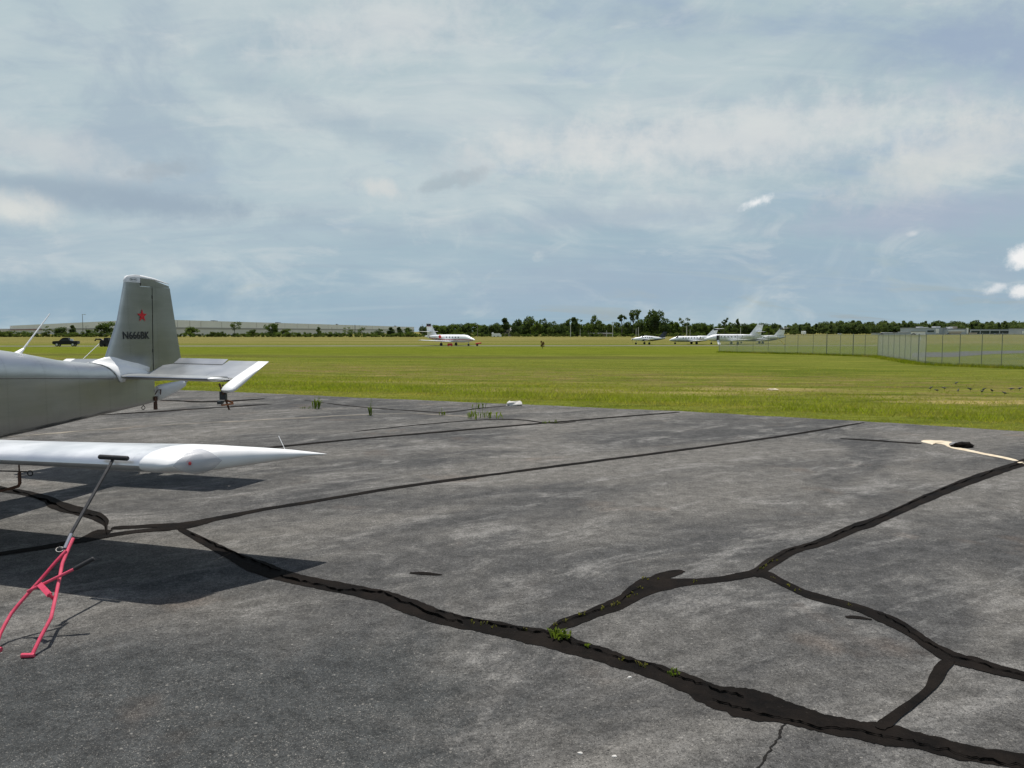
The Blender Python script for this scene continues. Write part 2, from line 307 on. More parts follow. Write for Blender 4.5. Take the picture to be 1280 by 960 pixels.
# ------------------------------------------------------------------ camera, sun, sky
cd = bpy.data.cameras.new('camera'); cam = bpy.data.objects.new('camera', cd); COL.objects.link(cam); S.camera = cam
cd.sensor_width = 36; cd.lens = 36 * F / 1280; cd.clip_start = .05; cd.clip_end = 20000
cam.location = (0, 0, EYE); cam.rotation_euler = (math.pi / 2 - PH, 0, 0)
SUN = Vector((-.05, .28, 1)).normalized()
sl = bpy.data.lights.new('sun', 'SUN'); sl.energy = 4.6; sl.angle = R(.6); sl.color = (1, .955, .89)
so = bpy.data.objects.new('sun', sl); COL.objects.link(so); so.rotation_euler = SUN.to_track_quat('Z', 'Y').to_euler(); so.location = (0, 0, 60)
def world():
    w = bpy.data.worlds.new('World'); S.world = w; w.use_nodes = True; t = NT(w.node_tree); bg = t.n['Background']; bg.inputs[1].default_value = .1
    sky = t.new('ShaderNodeTexSky', sky_type='NISHITA'); sky.sun_disc = False; sky.sun_elevation = math.asin(SUN.z); sky.sun_rotation = math.atan2(SUN.x, SUN.y); sky.dust_density = 1.5
    D = t.new('ShaderNodeTexCoord').outputs['Generated']; x, y, z = t.sep(D)
    zz = t.math('ADD', t.math('MAXIMUM', z, 0.0), .20)
    P = t.comb(t.math('DIVIDE', x, zz), t.math('DIVIDE', y, zz), 0.0)
    A = t.noise(t.mapping(P, (.55, 1.0, 1), (0, 0, R(14)), (3.1, 1.7, 0)), .75, 6, .50, .35)
    B = t.noise(t.mapping(P, (.8, 1.3, 1), (0, 0, R(-24)), (7.7, 2.2, 0)), 1.6, 8, .60, .6)
    Cn = t.noise(t.mapping(P, (.35, 1.0, 1), (0, 0, R(8)), (1.3, 9.2, 0)), .9, 5, .5, .2)
    up = t.rng(z, .02, .26, sm=True)
    E1 = t.noise(t.mapping(P, (.45, 1.5, 1), (0, 0, R(-22)), (2.7, 5.2, 0)), 3.0, 9, .62, .8); E2 = t.noise(t.mapping(P, (.22, 2.0, 1), (0, 0, R(6)), (4.7, 1.2, 0)), 1.8, 8, .6, .4)
    base = t.mix(t.rng(z, 0.0, .30, sm=True), (3.1, 4.4, 5.35), (4.35, 5.4, 5.85))
    base = t.mix(t.math('MULTIPLY', t.rng(A, .38, .68, sm=True), t.rng(up, 0, 1, .25, .7)), base, (5.35, 6.25, 6.55))
    base = t.mix(t.math('MULTIPLY', t.rng(B, .46, .74, sm=True), t.rng(up, 0, 1, .15, .55)), base, (6.3, 6.8, 6.85))
    base = t.mix(t.math('MULTIPLY', t.rng(Cn, .48, .68, sm=True), t.rng(up, 0, 1, .35, .55)), base, (3.5, 4.35, 5.5))
    base = t.mix(t.math('MULTIPLY', t.rng(E1, .50, .74, sm=True), t.rng(up, 0, 1, .10, .50)), base, (6.2, 6.75, 6.9)); base = t.mix(t.math('MULTIPLY', t.rng(E1, .50, .30, sm=True), .40), base, (3.5, 4.45, 5.35))
    base = t.mix(t.math('MULTIPLY', t.rng(E2, .50, .70, sm=True), .22), base, (3.45, 4.3, 5.3)); base = t.mix(t.math('MULTIPLY', t.rng(E2, .48, .32, sm=True), .18), base, (5.4, 6.2, 6.5))
    Q = t.mapping(D, (1, 1, 2.3), (0, R(-14), 0)); F1 = t.noise(Q, 3.6, 9, .60, .9); F2 = t.noise(t.mapping(D, (1, 1, 2.6), (0, R(20), 0), (3, 1, 2)), 9.5, 8, .62, .7)
    base = t.mix(t.math('MULTIPLY', t.rng(F1, .50, .70, sm=True), .62), base, (6.1, 6.75, 6.85)); base = t.mix(t.math('MULTIPLY', t.rng(F1, .50, .32, sm=True), .55), base, (3.45, 4.35, 5.3))
    base = t.mix(t.math('MULTIPLY', t.rng(F2, .53, .72, sm=True), .32), base, (6.7, 7.0, 7.0)); base = t.mix(t.math('MULTIPLY', t.rng(F2, .47, .30, sm=True), .30), base, (3.5, 4.4, 5.4))
    gap = t.math('MULTIPLY', t.rng(t.math('ADD', B, t.math('MULTIPLY', x, -.12)), .44, .30, sm=True), .35)
    base = t.mix(gap, base, sky.outputs[0])
    wob = t.new('ShaderNodeTexNoise'); t.put(wob.inputs['Vector'], D); wob.inputs['Scale'].default_value = 26; wob.inputs['Detail'].default_value = 6; wob.inputs['Roughness'].default_value = .65
    def puff(col, px, py, rx, ry, slant, power, amp=1.0, rag=.55):   # one small cloud standing in a given direction of the sky
        nonlocal base
        c = ray(px, py).normalized(); rt = Vector((c.y, -c.x, 0)).normalized(); up = rt.cross(c)
        rt2 = rt * math.cos(slant) + up * math.sin(slant); up2 = up * math.cos(slant) - rt * math.sin(slant)
        def dot(v):
            n = t.new('ShaderNodeVectorMath', operation='DOT_PRODUCT'); t.put(n.inputs[0], D); n.inputs[1].default_value = v; return n.outputs['Value']
        a = t.math('DIVIDE', dot(rt2), rx / F); b = t.math('DIVIDE', dot(up2), ry / F)
        r = t.math('SQRT', t.math('ADD', t.math('MULTIPLY', a, a), t.math('MULTIPLY', b, b)))
        r = t.math('ADD', r, t.rng(wob.outputs[0], .25, .75, -rag, rag)); f = t.math('MULTIPLY', t.rng(r, 1.0, 1.0 - power, sm=True), amp)
        f = t.math('MULTIPLY', f, t.rng(dot(tuple(c)), .2, .5))
        base = t.mix(f, base, col)
    puff((3.3, 4.15, 5.0), 190, 256, 200, 24, 0.0, .9, .9, .3)
    puff((3.35, 4.2, 5.0), 60, 232, 140, 17, 0.0, .9, .75, .3)
    puff((7.6, 7.6, 7.2), 20, 262, 70, 26, -.1, .9, .75, .3)
    puff((6.2, 6.5, 6.6), 60, 185, 120, 34, -.15, .9, .6, .3)
    puff((2.9, 4.15, 5.15), 130, 372, 280, 36, 0.0, .9, .8, .3); puff((3.35, 4.4, 5.45), 690, 374, 260, 26, .02, .9, .6, .35); puff((7.0, 7.1, 7.0), 700, 185, 170, 44, .08, .95, .5, .45); puff((6.9, 7.1, 7.1), 480, 30, 190, 60, .2, .95, .5, .45); puff((3.6, 4.5, 5.3), 420, 150, 260, 26, -.3, .95, .4, .45); puff((3.7, 4.5, 5.4), 760, 270, 280, 26, .04, .95, .5, .4)
    puff((3.9, 4.4, 5.6), 1150, 268, 170, 32, 0.02, .9, .6, .3)
    puff((3.3, 4.15, 5.45), 1260, 55, 120, 60, -.2, .95, .8, .5)
    puff((7.2, 7.3, 7.2), 920, 172, 330, 58, .05, .95, .65, .4)
    puff((7.2, 7.2, 6.9), 1190, 190, 150, 50, .3, .95, .6, .35)
    puff((3.7, 4.35, 4.9), 212, 213, 44, 14, .1, .8, .55, .7)
    puff((3.7, 4.4, 4.9), 553, 231, 66, 12, .28, .8, .55, .7)
    puff((7.0, 7.0, 6.8), 480, 238, 40, 16, -.3, .9, .6)
    puff((9.2, 9.2, 9.2), 945, 253, 27, 9, .3, .9, .85, .7)
    puff((9.4, 9.3, 9.2), 1282, 321, 26, 14, .25, .8, .9, .7)
    puff((8.9, 8.9, 8.9), 1243, 362, 16, 8, .3, .9, .6, .8)
    puff((9.2, 9.1, 9.0), 1284, 363, 22, 9, .1, .8, .8, .7)
    puff((7.4, 7.5, 7.6), 1142, 292, 8, 4, .1, .9, .45, .7)
    clear = t.rng(z, .41, .62, sm=True)      # the cloud sheet thins out overhead, where the sun comes through
    base = t.mix(clear, base, sky.outputs[0])
    t.l.new(base, bg.inputs[0])
world(); S.world.cycles.sampling_method = 'MANUAL'; S.world.cycles.sample_map_resolution = 512
S.view_settings.view_transform = 'Standard'; S.view_settings.look = 'None'; S.view_settings.exposure = 0; S.view_settings.gamma = 1
# ------------------------------------------------------------------ ground
def field_sheet():
    xs = np.sinh(np.linspace(-6.2, 6.2, 141)) * 16; ys = np.concatenate([np.linspace(-60, 10, 12), 12 + np.sinh(np.linspace(0, 5.9, 130)) * 22])
    X, Y = np.meshgrid(xs, ys); Z = zt(X, Y); V = np.stack([X, Y, Z], -1).reshape(-1, 3); nx = len(xs); q = []
    for j in range(len(ys) - 1):
        for i in range(nx - 1): q.append((j * nx + i, j * nx + i + 1, (j + 1) * nx + i + 1, (j + 1) * nx + i))
    tag(big_mesh('grass_field', V, q, M['field'], 4, True), 'wide mown airfield grass stretching back to the trees', 'field', kind='structure')
field_sheet()
EDGE = [(240, 488), (320, 491), (450, 497), (640, 505), (850, 514), (1000, 522), (1100, 528), (1280, 539)]
EP = [flat(*p) for p in EDGE]
def edge_line():
    a = EP[0] + (EP[0] - EP[1]).normalized() * 60; b = EP[-1] + (EP[-1] - EP[-2]).normalized() * 50
    pts = [a] + EP + [b]; out = []
    for i in range(len(pts) - 1):
        n = max(2, int((pts[i + 1] - pts[i]).length / .12))
        for k in range(n):
            p = pts[i].lerp(pts[i + 1], k / n); w = math.sin(p.x * 2.1) * .03 + math.sin(p.x * 7.3 + 1) * .02 + random.uniform(-.02, .02)
            out.append(Vector((p.x + EN[0] * w, p.y + EN[1] * w, 0)))
    return out
EL = edge_line()
mb = MB(); n = len(EL)
near = [Vector((p.x - 60 * EN[0] * (1 if True else 0), p.y - 60 * EN[1], 0)) for p in EL]
low = [Vector((p.x, p.y, -.12)) for p in EL]
mb.add(near + EL, [(i, i + 1, n + i + 1, n + i) for i in range(n - 1)]); mb.add(EL + low, [(i + 1, i, n + i, n + i + 1) for i in range(n - 1)])
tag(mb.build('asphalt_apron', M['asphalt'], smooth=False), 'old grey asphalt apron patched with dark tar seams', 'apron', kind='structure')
# ---- seams: picture polylines (x, y, height in pixels) laid on the apron
def resample(pts, step):
    out = []
    for i in range(len(pts) - 1):
        a, b = pts[i], pts[i + 1]; k = max(1, int(math.hypot(b[0] - a[0], b[1] - a[1]) / step))
        out += [tuple(a[q] + (b[q] - a[q]) * j / k for q in range(len(a))) for j in range(k)]
    out.append(tuple(pts[-1])); return out
def smooth_poly(pts, it=2):
    for _ in range(it):
        o = [pts[0]]
        for i in range(len(pts) - 1):
            a, b = pts[i], pts[i + 1]; o.append(tuple(a[q] * .75 + b[q] * .25 for q in range(len(a)))); o.append(tuple(a[q] * .25 + b[q] * .75 for q in range(len(a))))
        o.append(pts[-1]); pts = o
    return pts
SEAM_N = 0
def strip(pts, z, rag=.25, horiz=False, step=5.0, wmul=1.0):
    global SEAM_N
    SEAM_N += 1
    P = resample(smooth_poly(pts), step); C = [flat(p[0], p[1], z) for p in P]; rr = random.Random(SEAM_N); vs = []
    a1 = a2 = 0
    for i, p in enumerate(P):
        t = C[min(i + 1, len(C) - 1)] - C[max(i - 1, 0)]; nn = Vector((-t.y, t.x, 0)).normalized()
        if horiz: w = (flat(p[0] + p[2] / 2, p[1], z) - flat(p[0] - p[2] / 2, p[1], z)).length / 2 * abs(nn.x) / 1.0
        else:
            dv = flat(p[0], p[1] - p[2] / 2, z) - flat(p[0], p[1] + p[2] / 2, z); w = max(.006, abs(dv.dot(nn)) / 2)
        a1 = a1 * .86 + rr.uniform(-1, 1) * rag * .55; a2 = a2 * .86 + rr.uniform(-1, 1) * rag * .55
        end = 1.0 if 2 < i < len(P) - 3 else (.75 if 0 < i < len(P) - 1 else .3)
        vs.append((C[i] + nn * w * wmul * end * (1 + a1), C[i] - nn * w * wmul * end * (1 + a2)))
    return vs
def seam(mb, pts, z=.004, **k):
    vs = strip(pts, z, **k); n = len(vs)
    mb.add([v for p in vs for v in p], [(2 * i + 1, 2 * i + 3, 2 * i + 2, 2 * i) for i in range(n - 1)])
MAIN = [(222, 659, 7), (240, 669, 9), (262, 680, 11), (290, 694, 16), (320, 708, 20), (350, 719, 15), (400, 730, 12), (440, 737, 13), (480, 745, 16), (512, 757, 27), (545, 769, 20), (580, 777, 16), (620, 785, 17), (680, 797, 22), (730, 812, 20), (790, 830, 19), (845, 848, 22), (890, 868, 33), (930, 880, 38), (975, 890, 33), (1020, 901, 24), (1060, 910, 21), (1110, 917, 26), (1150, 926, 22), (1200, 938, 20), (1240, 946, 19), (1300, 954, 18), (1400, 972, 20), (1560, 990, 22)]
BR2 = [(683, 795, 10), (700, 782, 16), (740, 767, 14), (775, 754, 16), (800, 737, 22), (818, 730, 20), (845, 728, 9), (875, 727, 7), (910, 722, 8), (945, 716, 11), (965, 702, 17), (990, 688, 11), (1020, 680, 9), (1045, 670, 13), (1070, 659, 15), (1100, 649, 10), (1135, 633, 12), (1150, 625, 13), (1185, 611, 10), (1220, 598, 10), (1255, 586, 9), (1300, 572, 8), (1400, 552, 6), (1470, 549, 5)]
SPUR = [(800, 736, 16), (822, 722, 12), (838, 717, 9), (854, 713, 6)]
BR3 = [(940, 716, 9), (958, 718, 11), (980, 729, 9), (1010, 744, 9), (1060, 756, 9), (1095, 767, 11), (1125, 781, 17), (1160, 805, 16), (1192, 822, 19), (1220, 829, 15), (1250, 838, 11), (1310, 853, 10), (1420, 872, 12), (1560, 905, 12)]
BR4 = [(1188, 824, 20), (1178, 833, 22), (1168, 851, 18), (1160, 863, 16), (1140, 879, 18), (1118, 894, 22), (1098, 910, 26)]
LONG = [(215, 659, 10), (240, 655, 11), (270, 648, 7), (330, 636, 5), (400, 625, 4.5), (500, 608, 4), (600, 595, 3.6), (700, 582, 3.4), (800, 569, 3.2), (900, 556, 3), (985, 544, 2.8), (1040, 535, 2.4), (1080, 528, 2.2)]
LEFT = [(-300, 580, 6), (-150, 590, 7), (-40, 601, 9), (0, 611, 7), (35, 616, 5), (58, 623, 10), (72, 632, 16), (100, 640, 10), (120, 645, 12), (131, 652, 20), (133, 660, 22), (134, 668, 12)]
LEFT2 = [(139, 660, 5), (170, 658, 4), (215, 656, 5), (240, 655, 5)]
LEFT3 = [(225, 659, 6), (180, 663, 4), (140, 668, 4), (100, 676, 6), (50, 685, 5), (-40, 697, 5), (-200, 712, 6)]
LEFT4 = [(134, 662, 12), (115, 669, 6), (98, 675, 4)]
UP = [(285, 563.5, 2.6), (330, 560, 2.6), (370, 556, 2.2), (450, 548, 2), (530, 541.5, 1.9), (610, 534.5, 1.8), (700, 527, 1.5), (790, 519.5, 1.3), (850, 515, 1.2)]
mb = MB()
LONG = [(x, y, h * .72) for x, y, h in LONG]; UP = [(x, y, h * .8) for x, y, h in UP]
for k, p in enumerate((MAIN, BR2, SPUR, BR3, LONG, LEFT, LEFT2, LEFT3, LEFT4, UP)): seam(mb, p,   .0030 + .0004 * k, rag=.16, step=3.5)
seam(mb, BR4, .0074, rag=.16, horiz=True)
seam(mb, [(512, 716, 2), (530, 716, 4), (553, 718, 2)], .004, rag=.4); seam(mb, [(1057, 771, 3), (1068, 771, 5), (1090, 774, 2)], .004, rag=.4)
seam(mb, [(1050, 548, 1), (1090, 550, 1.6), (1130, 553, 1.6), (1152, 554.5, 1.5)], .004, rag=.5)
tar_o = tag(mb.build('tar_seams', M['tar'], smooth=False), 'dark tar sealer bands poured over the apron cracks', 'tar seams', kind='structure')
mb = MB()
def crackline(mb, pts, off, w, z, jit=2.5):
    P = resample([(a[0], a[1] + a[2] * off) for a in pts], 5); rr = random.Random(len(pts) + int(off * 10)); q = []; b = 0
    for x, y in P:
        b = b * .8 + rr.uniform(-jit, jit) * .75; q.append((x + rr.uniform(-1.5, 1.5), y + b, w * .55 * rr.choice((.3, .6, 1.0, 1.5))))
    C = [flat(x, y, z) for x, y, h in q]; vs = []
    for i, p in enumerate(q):
        t = C[min(i + 1, len(C) - 1)] - C[max(i - 1, 0)]; nn = Vector((-t.y, t.x, 0)).normalized(); dv = flat(p[0], p[1] - p[2] / 2, z) - flat(p[0], p[1] + p[2] / 2, z); hw = max(.0015, abs(dv.dot(nn)) / 2); vs += [C[i] + nn * hw, C[i] - nn * hw]
    mb.add(vs, [(2 * i + 1, 2 * i + 3, 2 * i + 2, 2 * i) for i in range(len(C) - 1)])
crackline(mb, MAIN[17:], .2, 2.6, .0092); crackline(mb, MAIN[10:19], -.28, 2.6, .0092); crackline(mb, MAIN[5:12], -.1, 3.2, .0092); crackline(mb, MAIN[1:6], -.15, 2.6, .0092); crackline(mb, BR3[5:], -.1, 1.6, .0092, 1.5); crackline(mb, BR2[9:], -.1, 1.3, .0092, 1.2)
crackline(mb, LEFT[3:], 0, 3.5, .0092, 2); crackline(mb, BR2[:5], -.25, 1.4, .0095, 1.2)
mb.build('crack', M['crack'], tar_o, smooth=False)
mb = MB()
hp = []
for a_, b_ in zip([(982, 905), (977, 912), (974, 922), (964, 934), (958, 946), (944, 962)], [(977, 912), (974, 922), (964, 934), (958, 946), (944, 962), (930, 985)]):
    for q in range(4): hp.append((a_[0] + (b_[0] - a_[0]) * q / 4 + random.uniform(-2.5, 2.5), a_[1] + (b_[1] - a_[1]) * q / 4))
for a_, b_ in zip(hp[:-1], hp[1:]):
    A_, B_ = flat(a_[0], a_[1], .003), flat(b_[0], b_[1], .003); w_ = Vector((random.uniform(.003, .007), 0, 0)); mb.add([A_ - w_, A_ + w_, B_ + w_, B_ - w_], [(0, 3, 2, 1)])
seam(mb, [(440, 540, .8), (560, 527, .8), (640, 523, 1), (690, 530, 1.2), (720, 527, 1)], .003, rag=.5)
seam(mb, [(380, 500, .8), (440, 508, .9), (520, 514, 1), (560, 516, 1.2), (600, 510, 1.2), (650, 506, 1)], .003, rag=.6)
seam(mb, [(200, 500, 1.3), (260, 503, 1.6), (330, 498, 1.2)], .003, rag=.6); seam(mb, [(120, 519, 1.2), (200, 514, 1.4), (290, 508, 1.2), (340, 505, 1)], .003, rag=.6)
tag(mb.build('hairline_cracks', M['haircrack'], smooth=False), 'thin unsealed cracks crossing the asphalt apron', 'cracks', kind='structure')
mb = MB()
seam(mb, [(-20, 548, 1.5), (60, 542, 1.3), (160, 534, 1.2), (240, 529, 1.1), (340, 524, .9), (440, 518.5, .8), (510, 516, .8), (560, 519, .8), (610, 522, .8)], .003, rag=.7)
tag(mb.build('sandy_joint', M['palejoint'], smooth=False), 'broken pale sandy joint across the far apron', 'joint', kind='structure')
mb = MB()
seam(mb, [(1152, 552, 2), (1165, 552.5, 5), (1182, 554, 6), (1188, 557, 5), (1198, 560.5, 4.5), (1225, 566, 2.4), (1250, 571, 2.6), (1271, 576, 2.2)], .0042, rag=.3, step=3)
seam(mb, [(1273, 577.5, 2.4), (1300, 581, 2.4), (1340, 588, 2.4)], .0042, rag=.2)
tag(mb.build('pale_paint_line', M['paleline'], smooth=False), 'worn cream paint line with a blob on its end', 'painted line', kind='structure')
# ---- far pavements, laid over the field
def sheet(name, topc, botc, material, label, dz=.012, n=30, m=6, cat='taxiway'):
    V = []
    for j in range(m + 1):
        for i in range(n + 1):
            def pick(c):
                xs = [p[0] for p in c]; x = xs[0] + (xs[-1] - xs[0]) * i / n
                return x, float(np.interp(x, xs, [p[1] for p in c]))
            (xa, ya), (xb, yb) = pick(topc), pick(botc); q = ground(xa + (xb - xa) * j / m, ya + (yb - ya) * j / m); V.append((q.x, q.y, q.z + dz))
    f = [(j * (n + 1) + i, (j + 1) * (n + 1) + i, (j + 1) * (n + 1) + i + 1, j * (n + 1) + i + 1) for j in range(m) for i in range(n)]
    tag(big_mesh(name, V, f, material, 4), label, cat, kind='structure')
sheet('taxiway', [(-100, 432.3), (1100, 431.6)], [(-100, 433.2), (1100, 432.4)], M['pavefar'], 'pale strip of taxiway under the parked jets')
sheet('access_taxiway', [(1140, 441.2), (1190, 439.6), (1240, 438.6), (1300, 438), (1420, 437.5)], [(1140, 446.3), (1190, 446.5), (1215, 444.6), (1240, 442.6), (1300, 441), (1420, 440)], M['taxi'], 'grey curved taxiway pavement seen behind the fence')
# ------------------------------------------------------------------ grass
def blades(name, P, H, W, lean, material, label):
    n = len(P); a = RS.rand(n) * 6.283; d = np.stack([np.cos(a), np.sin(a), np.zeros(n)], 1); la = RS.rand(n) * 6.283
    tip = P + np.stack([np.cos(la) * lean * H, np.sin(la) * lean * H, H], 1); V = np.empty((n * 3, 3)); V[0::3] = P - d * W[:, None] / 2; V[1::3] = P + d * W[:, None] / 2; V[2::3] = tip
    return tag(big_mesh(name, V, np.arange(n * 3).reshape(-1, 3), material, 3), label, 'grass', kind='stuff')
ex = np.array([p.x for p in EL]); ey = np.array([p.y for p in EL])
def scatter(n, s0, s1, xr=(-26, 20), power=1.0):
    x = RS.uniform(*xr, n); yb = np.interp(x, ex, ey); s = s0 + (s1 - s0) * RS.rand(n) ** power; y = yb + s / EN[1]
    return np.stack([x, y, zt(x, y)], 1), s
P, s = scatter(30000, -.06, 2.4)
blades('edge_grass', P, RS.uniform(.02, .05, len(P)), RS.uniform(.008, .016, len(P)), 1.2, M['blade'], 'short pale grass fringing the apron edge')
P, s = scatter(80000, 1.6, 9.5, power=1.2)
cl = np.sin(P[:, 0] * .9 + np.sin(P[:, 1] * 1.3)) * .5 + np.sin(P[:, 0] * 2.7 + P[:, 1]) * .3
H = RS.uniform(.05, .125, len(P)) * (1 + .45 * cl) * np.interp(s + cl * .4, [1.5, 2.3, 3.6, 6.0, 9.5], [.35, 1.0, .9, .45, .3])
blades('tall_grass', P, H, RS.uniform(.008, .018, len(P)), .75, M['blade_lush'], 'taller lush green grass bank behind the mown edge')
P, s = scatter(30000, 7, 40, (-38, 34), 1.6)
blades('meadow_grass', P, RS.uniform(.02, .07, len(P)), RS.uniform(.014, .035, len(P)), 1.4, M['blade'], 'short patchy field grass beyond the green bank')
# ------------------------------------------------------------------ the metal aeroplane in front
AX = R(73); AFT = Vector((math.cos(AX), math.sin(AX), 0)); PORT = Vector((math.sin(AX), -math.cos(AX), 0)); L0 = -6.70; N0 = 5.0
plane = empty('light_aircraft', AFT * N0 + PORT * L0, AX, 'bare metal light aircraft with red star tail and white wing tips', 'airplane')
def pl(n, l, z): return Vector((n - N0, -(l - L0), z))     # station aft, station to port, height -> local to the aeroplane
# fuselage
FS = [  # n, bottom, seam, top, halfwidth
 (1.98, .98, 1.15, 1.34, .17), (2.10, .86, 1.17, 1.42, .29), (2.35, .76, 1.2, 1.47, .36), (2.9, .66, 1.25, 1.52, .41), (3.5, .61, 1.29, 1.55, .44), (4.2, .62, 1.275, 1.56, .435),
 (4.8, .655, 1.25, 1.53, .385), (5.2, .683, 1.227, 1.505, .335), (5.6, .705, 1.204, 1.442, .288), (6.0, .73, 1.178, 1.362, .238), (6.4, .754, 1.153, 1.312, .188), (6.75, .775, 1.128, 1.295, .143), (7.05, .793, 1.11, 1.24, .098), (7.33, .812, 1.09, 1.16, .045)]
def fsec(n):
    c = [r[0] for r in FS]; return [float(np.interp(n, c, [r[k] for r in FS])) for k in (1, 2, 3, 4)]
def fring(n, grow=0.0):
    b, s, t, w = fsec(n); w += grow; t += grow; b -= grow; pts = []
    half = [(0, b), (w * .5, b), (w * .88, b + .004), (w * .97, b + .02), (w, b + .05)]
    half += [(w, b + (s - b) * k) for k in (.35, .6, .85)] + [(w, s)]
    for k in range(1, 10):
        a = k * math.pi / 20; half.append((w * math.cos(a) ** .85, s + (t - s) * math.sin(a)))
    half.append((0, t))
    return [pl(n, L0 + x, z) for x, z in half] + [pl(n, L0 - x, z) for x, z in half[-2:0:-1]]
mb = MB(); ns = sorted(set([r[0] for r in FS] + list(np.arange(2.2, 7.3, .2)))); mb.loft([fring(n) for n in ns])
fus = mb.build('fuselage', M['alu'], plane, angle=50)
mb = MB()      # rivet seam along the side
for sg in (1, -1):
    mb.tube([pl(n, L0 + sg * (fsec(n)[3] + .001), fsec(n)[1] - .004) for n in np.arange(2.4, 6.75, .15)], .0035, 5)
mb.build('seam', M['dark'], fus)
# airfoil helper: closed ring running over the top, back along the bottom
def foil(x): return 5 * (.2969 * math.sqrt(x) - .126 * x - .3516 * x * x + .2843 * x ** 3 - .1015 * x ** 4)
XS = [.5 * (1 - math.cos(math.pi * k / 14)) for k in range(15)]
def foil_ring(nle, zle, nte, zte, l, tk, x0=0.0, x1=1.0, camber=.02, up=False):
    top, bot = [], []
    for x in XS:
        x = x0 + (x1 - x0) * x; n = nle + (nte - nle) * x; z = zle + (zte - zle) * x + camber * (nte - nle) * 4 * x * (1 - x); h = tk * foil(x) * (nte - nle)
        top.append(pl(n, l, z + h)); bot.append(pl(n, l, z - h * .92))
    return top + bot[-1:0:-1]
def vring(pts): return pts
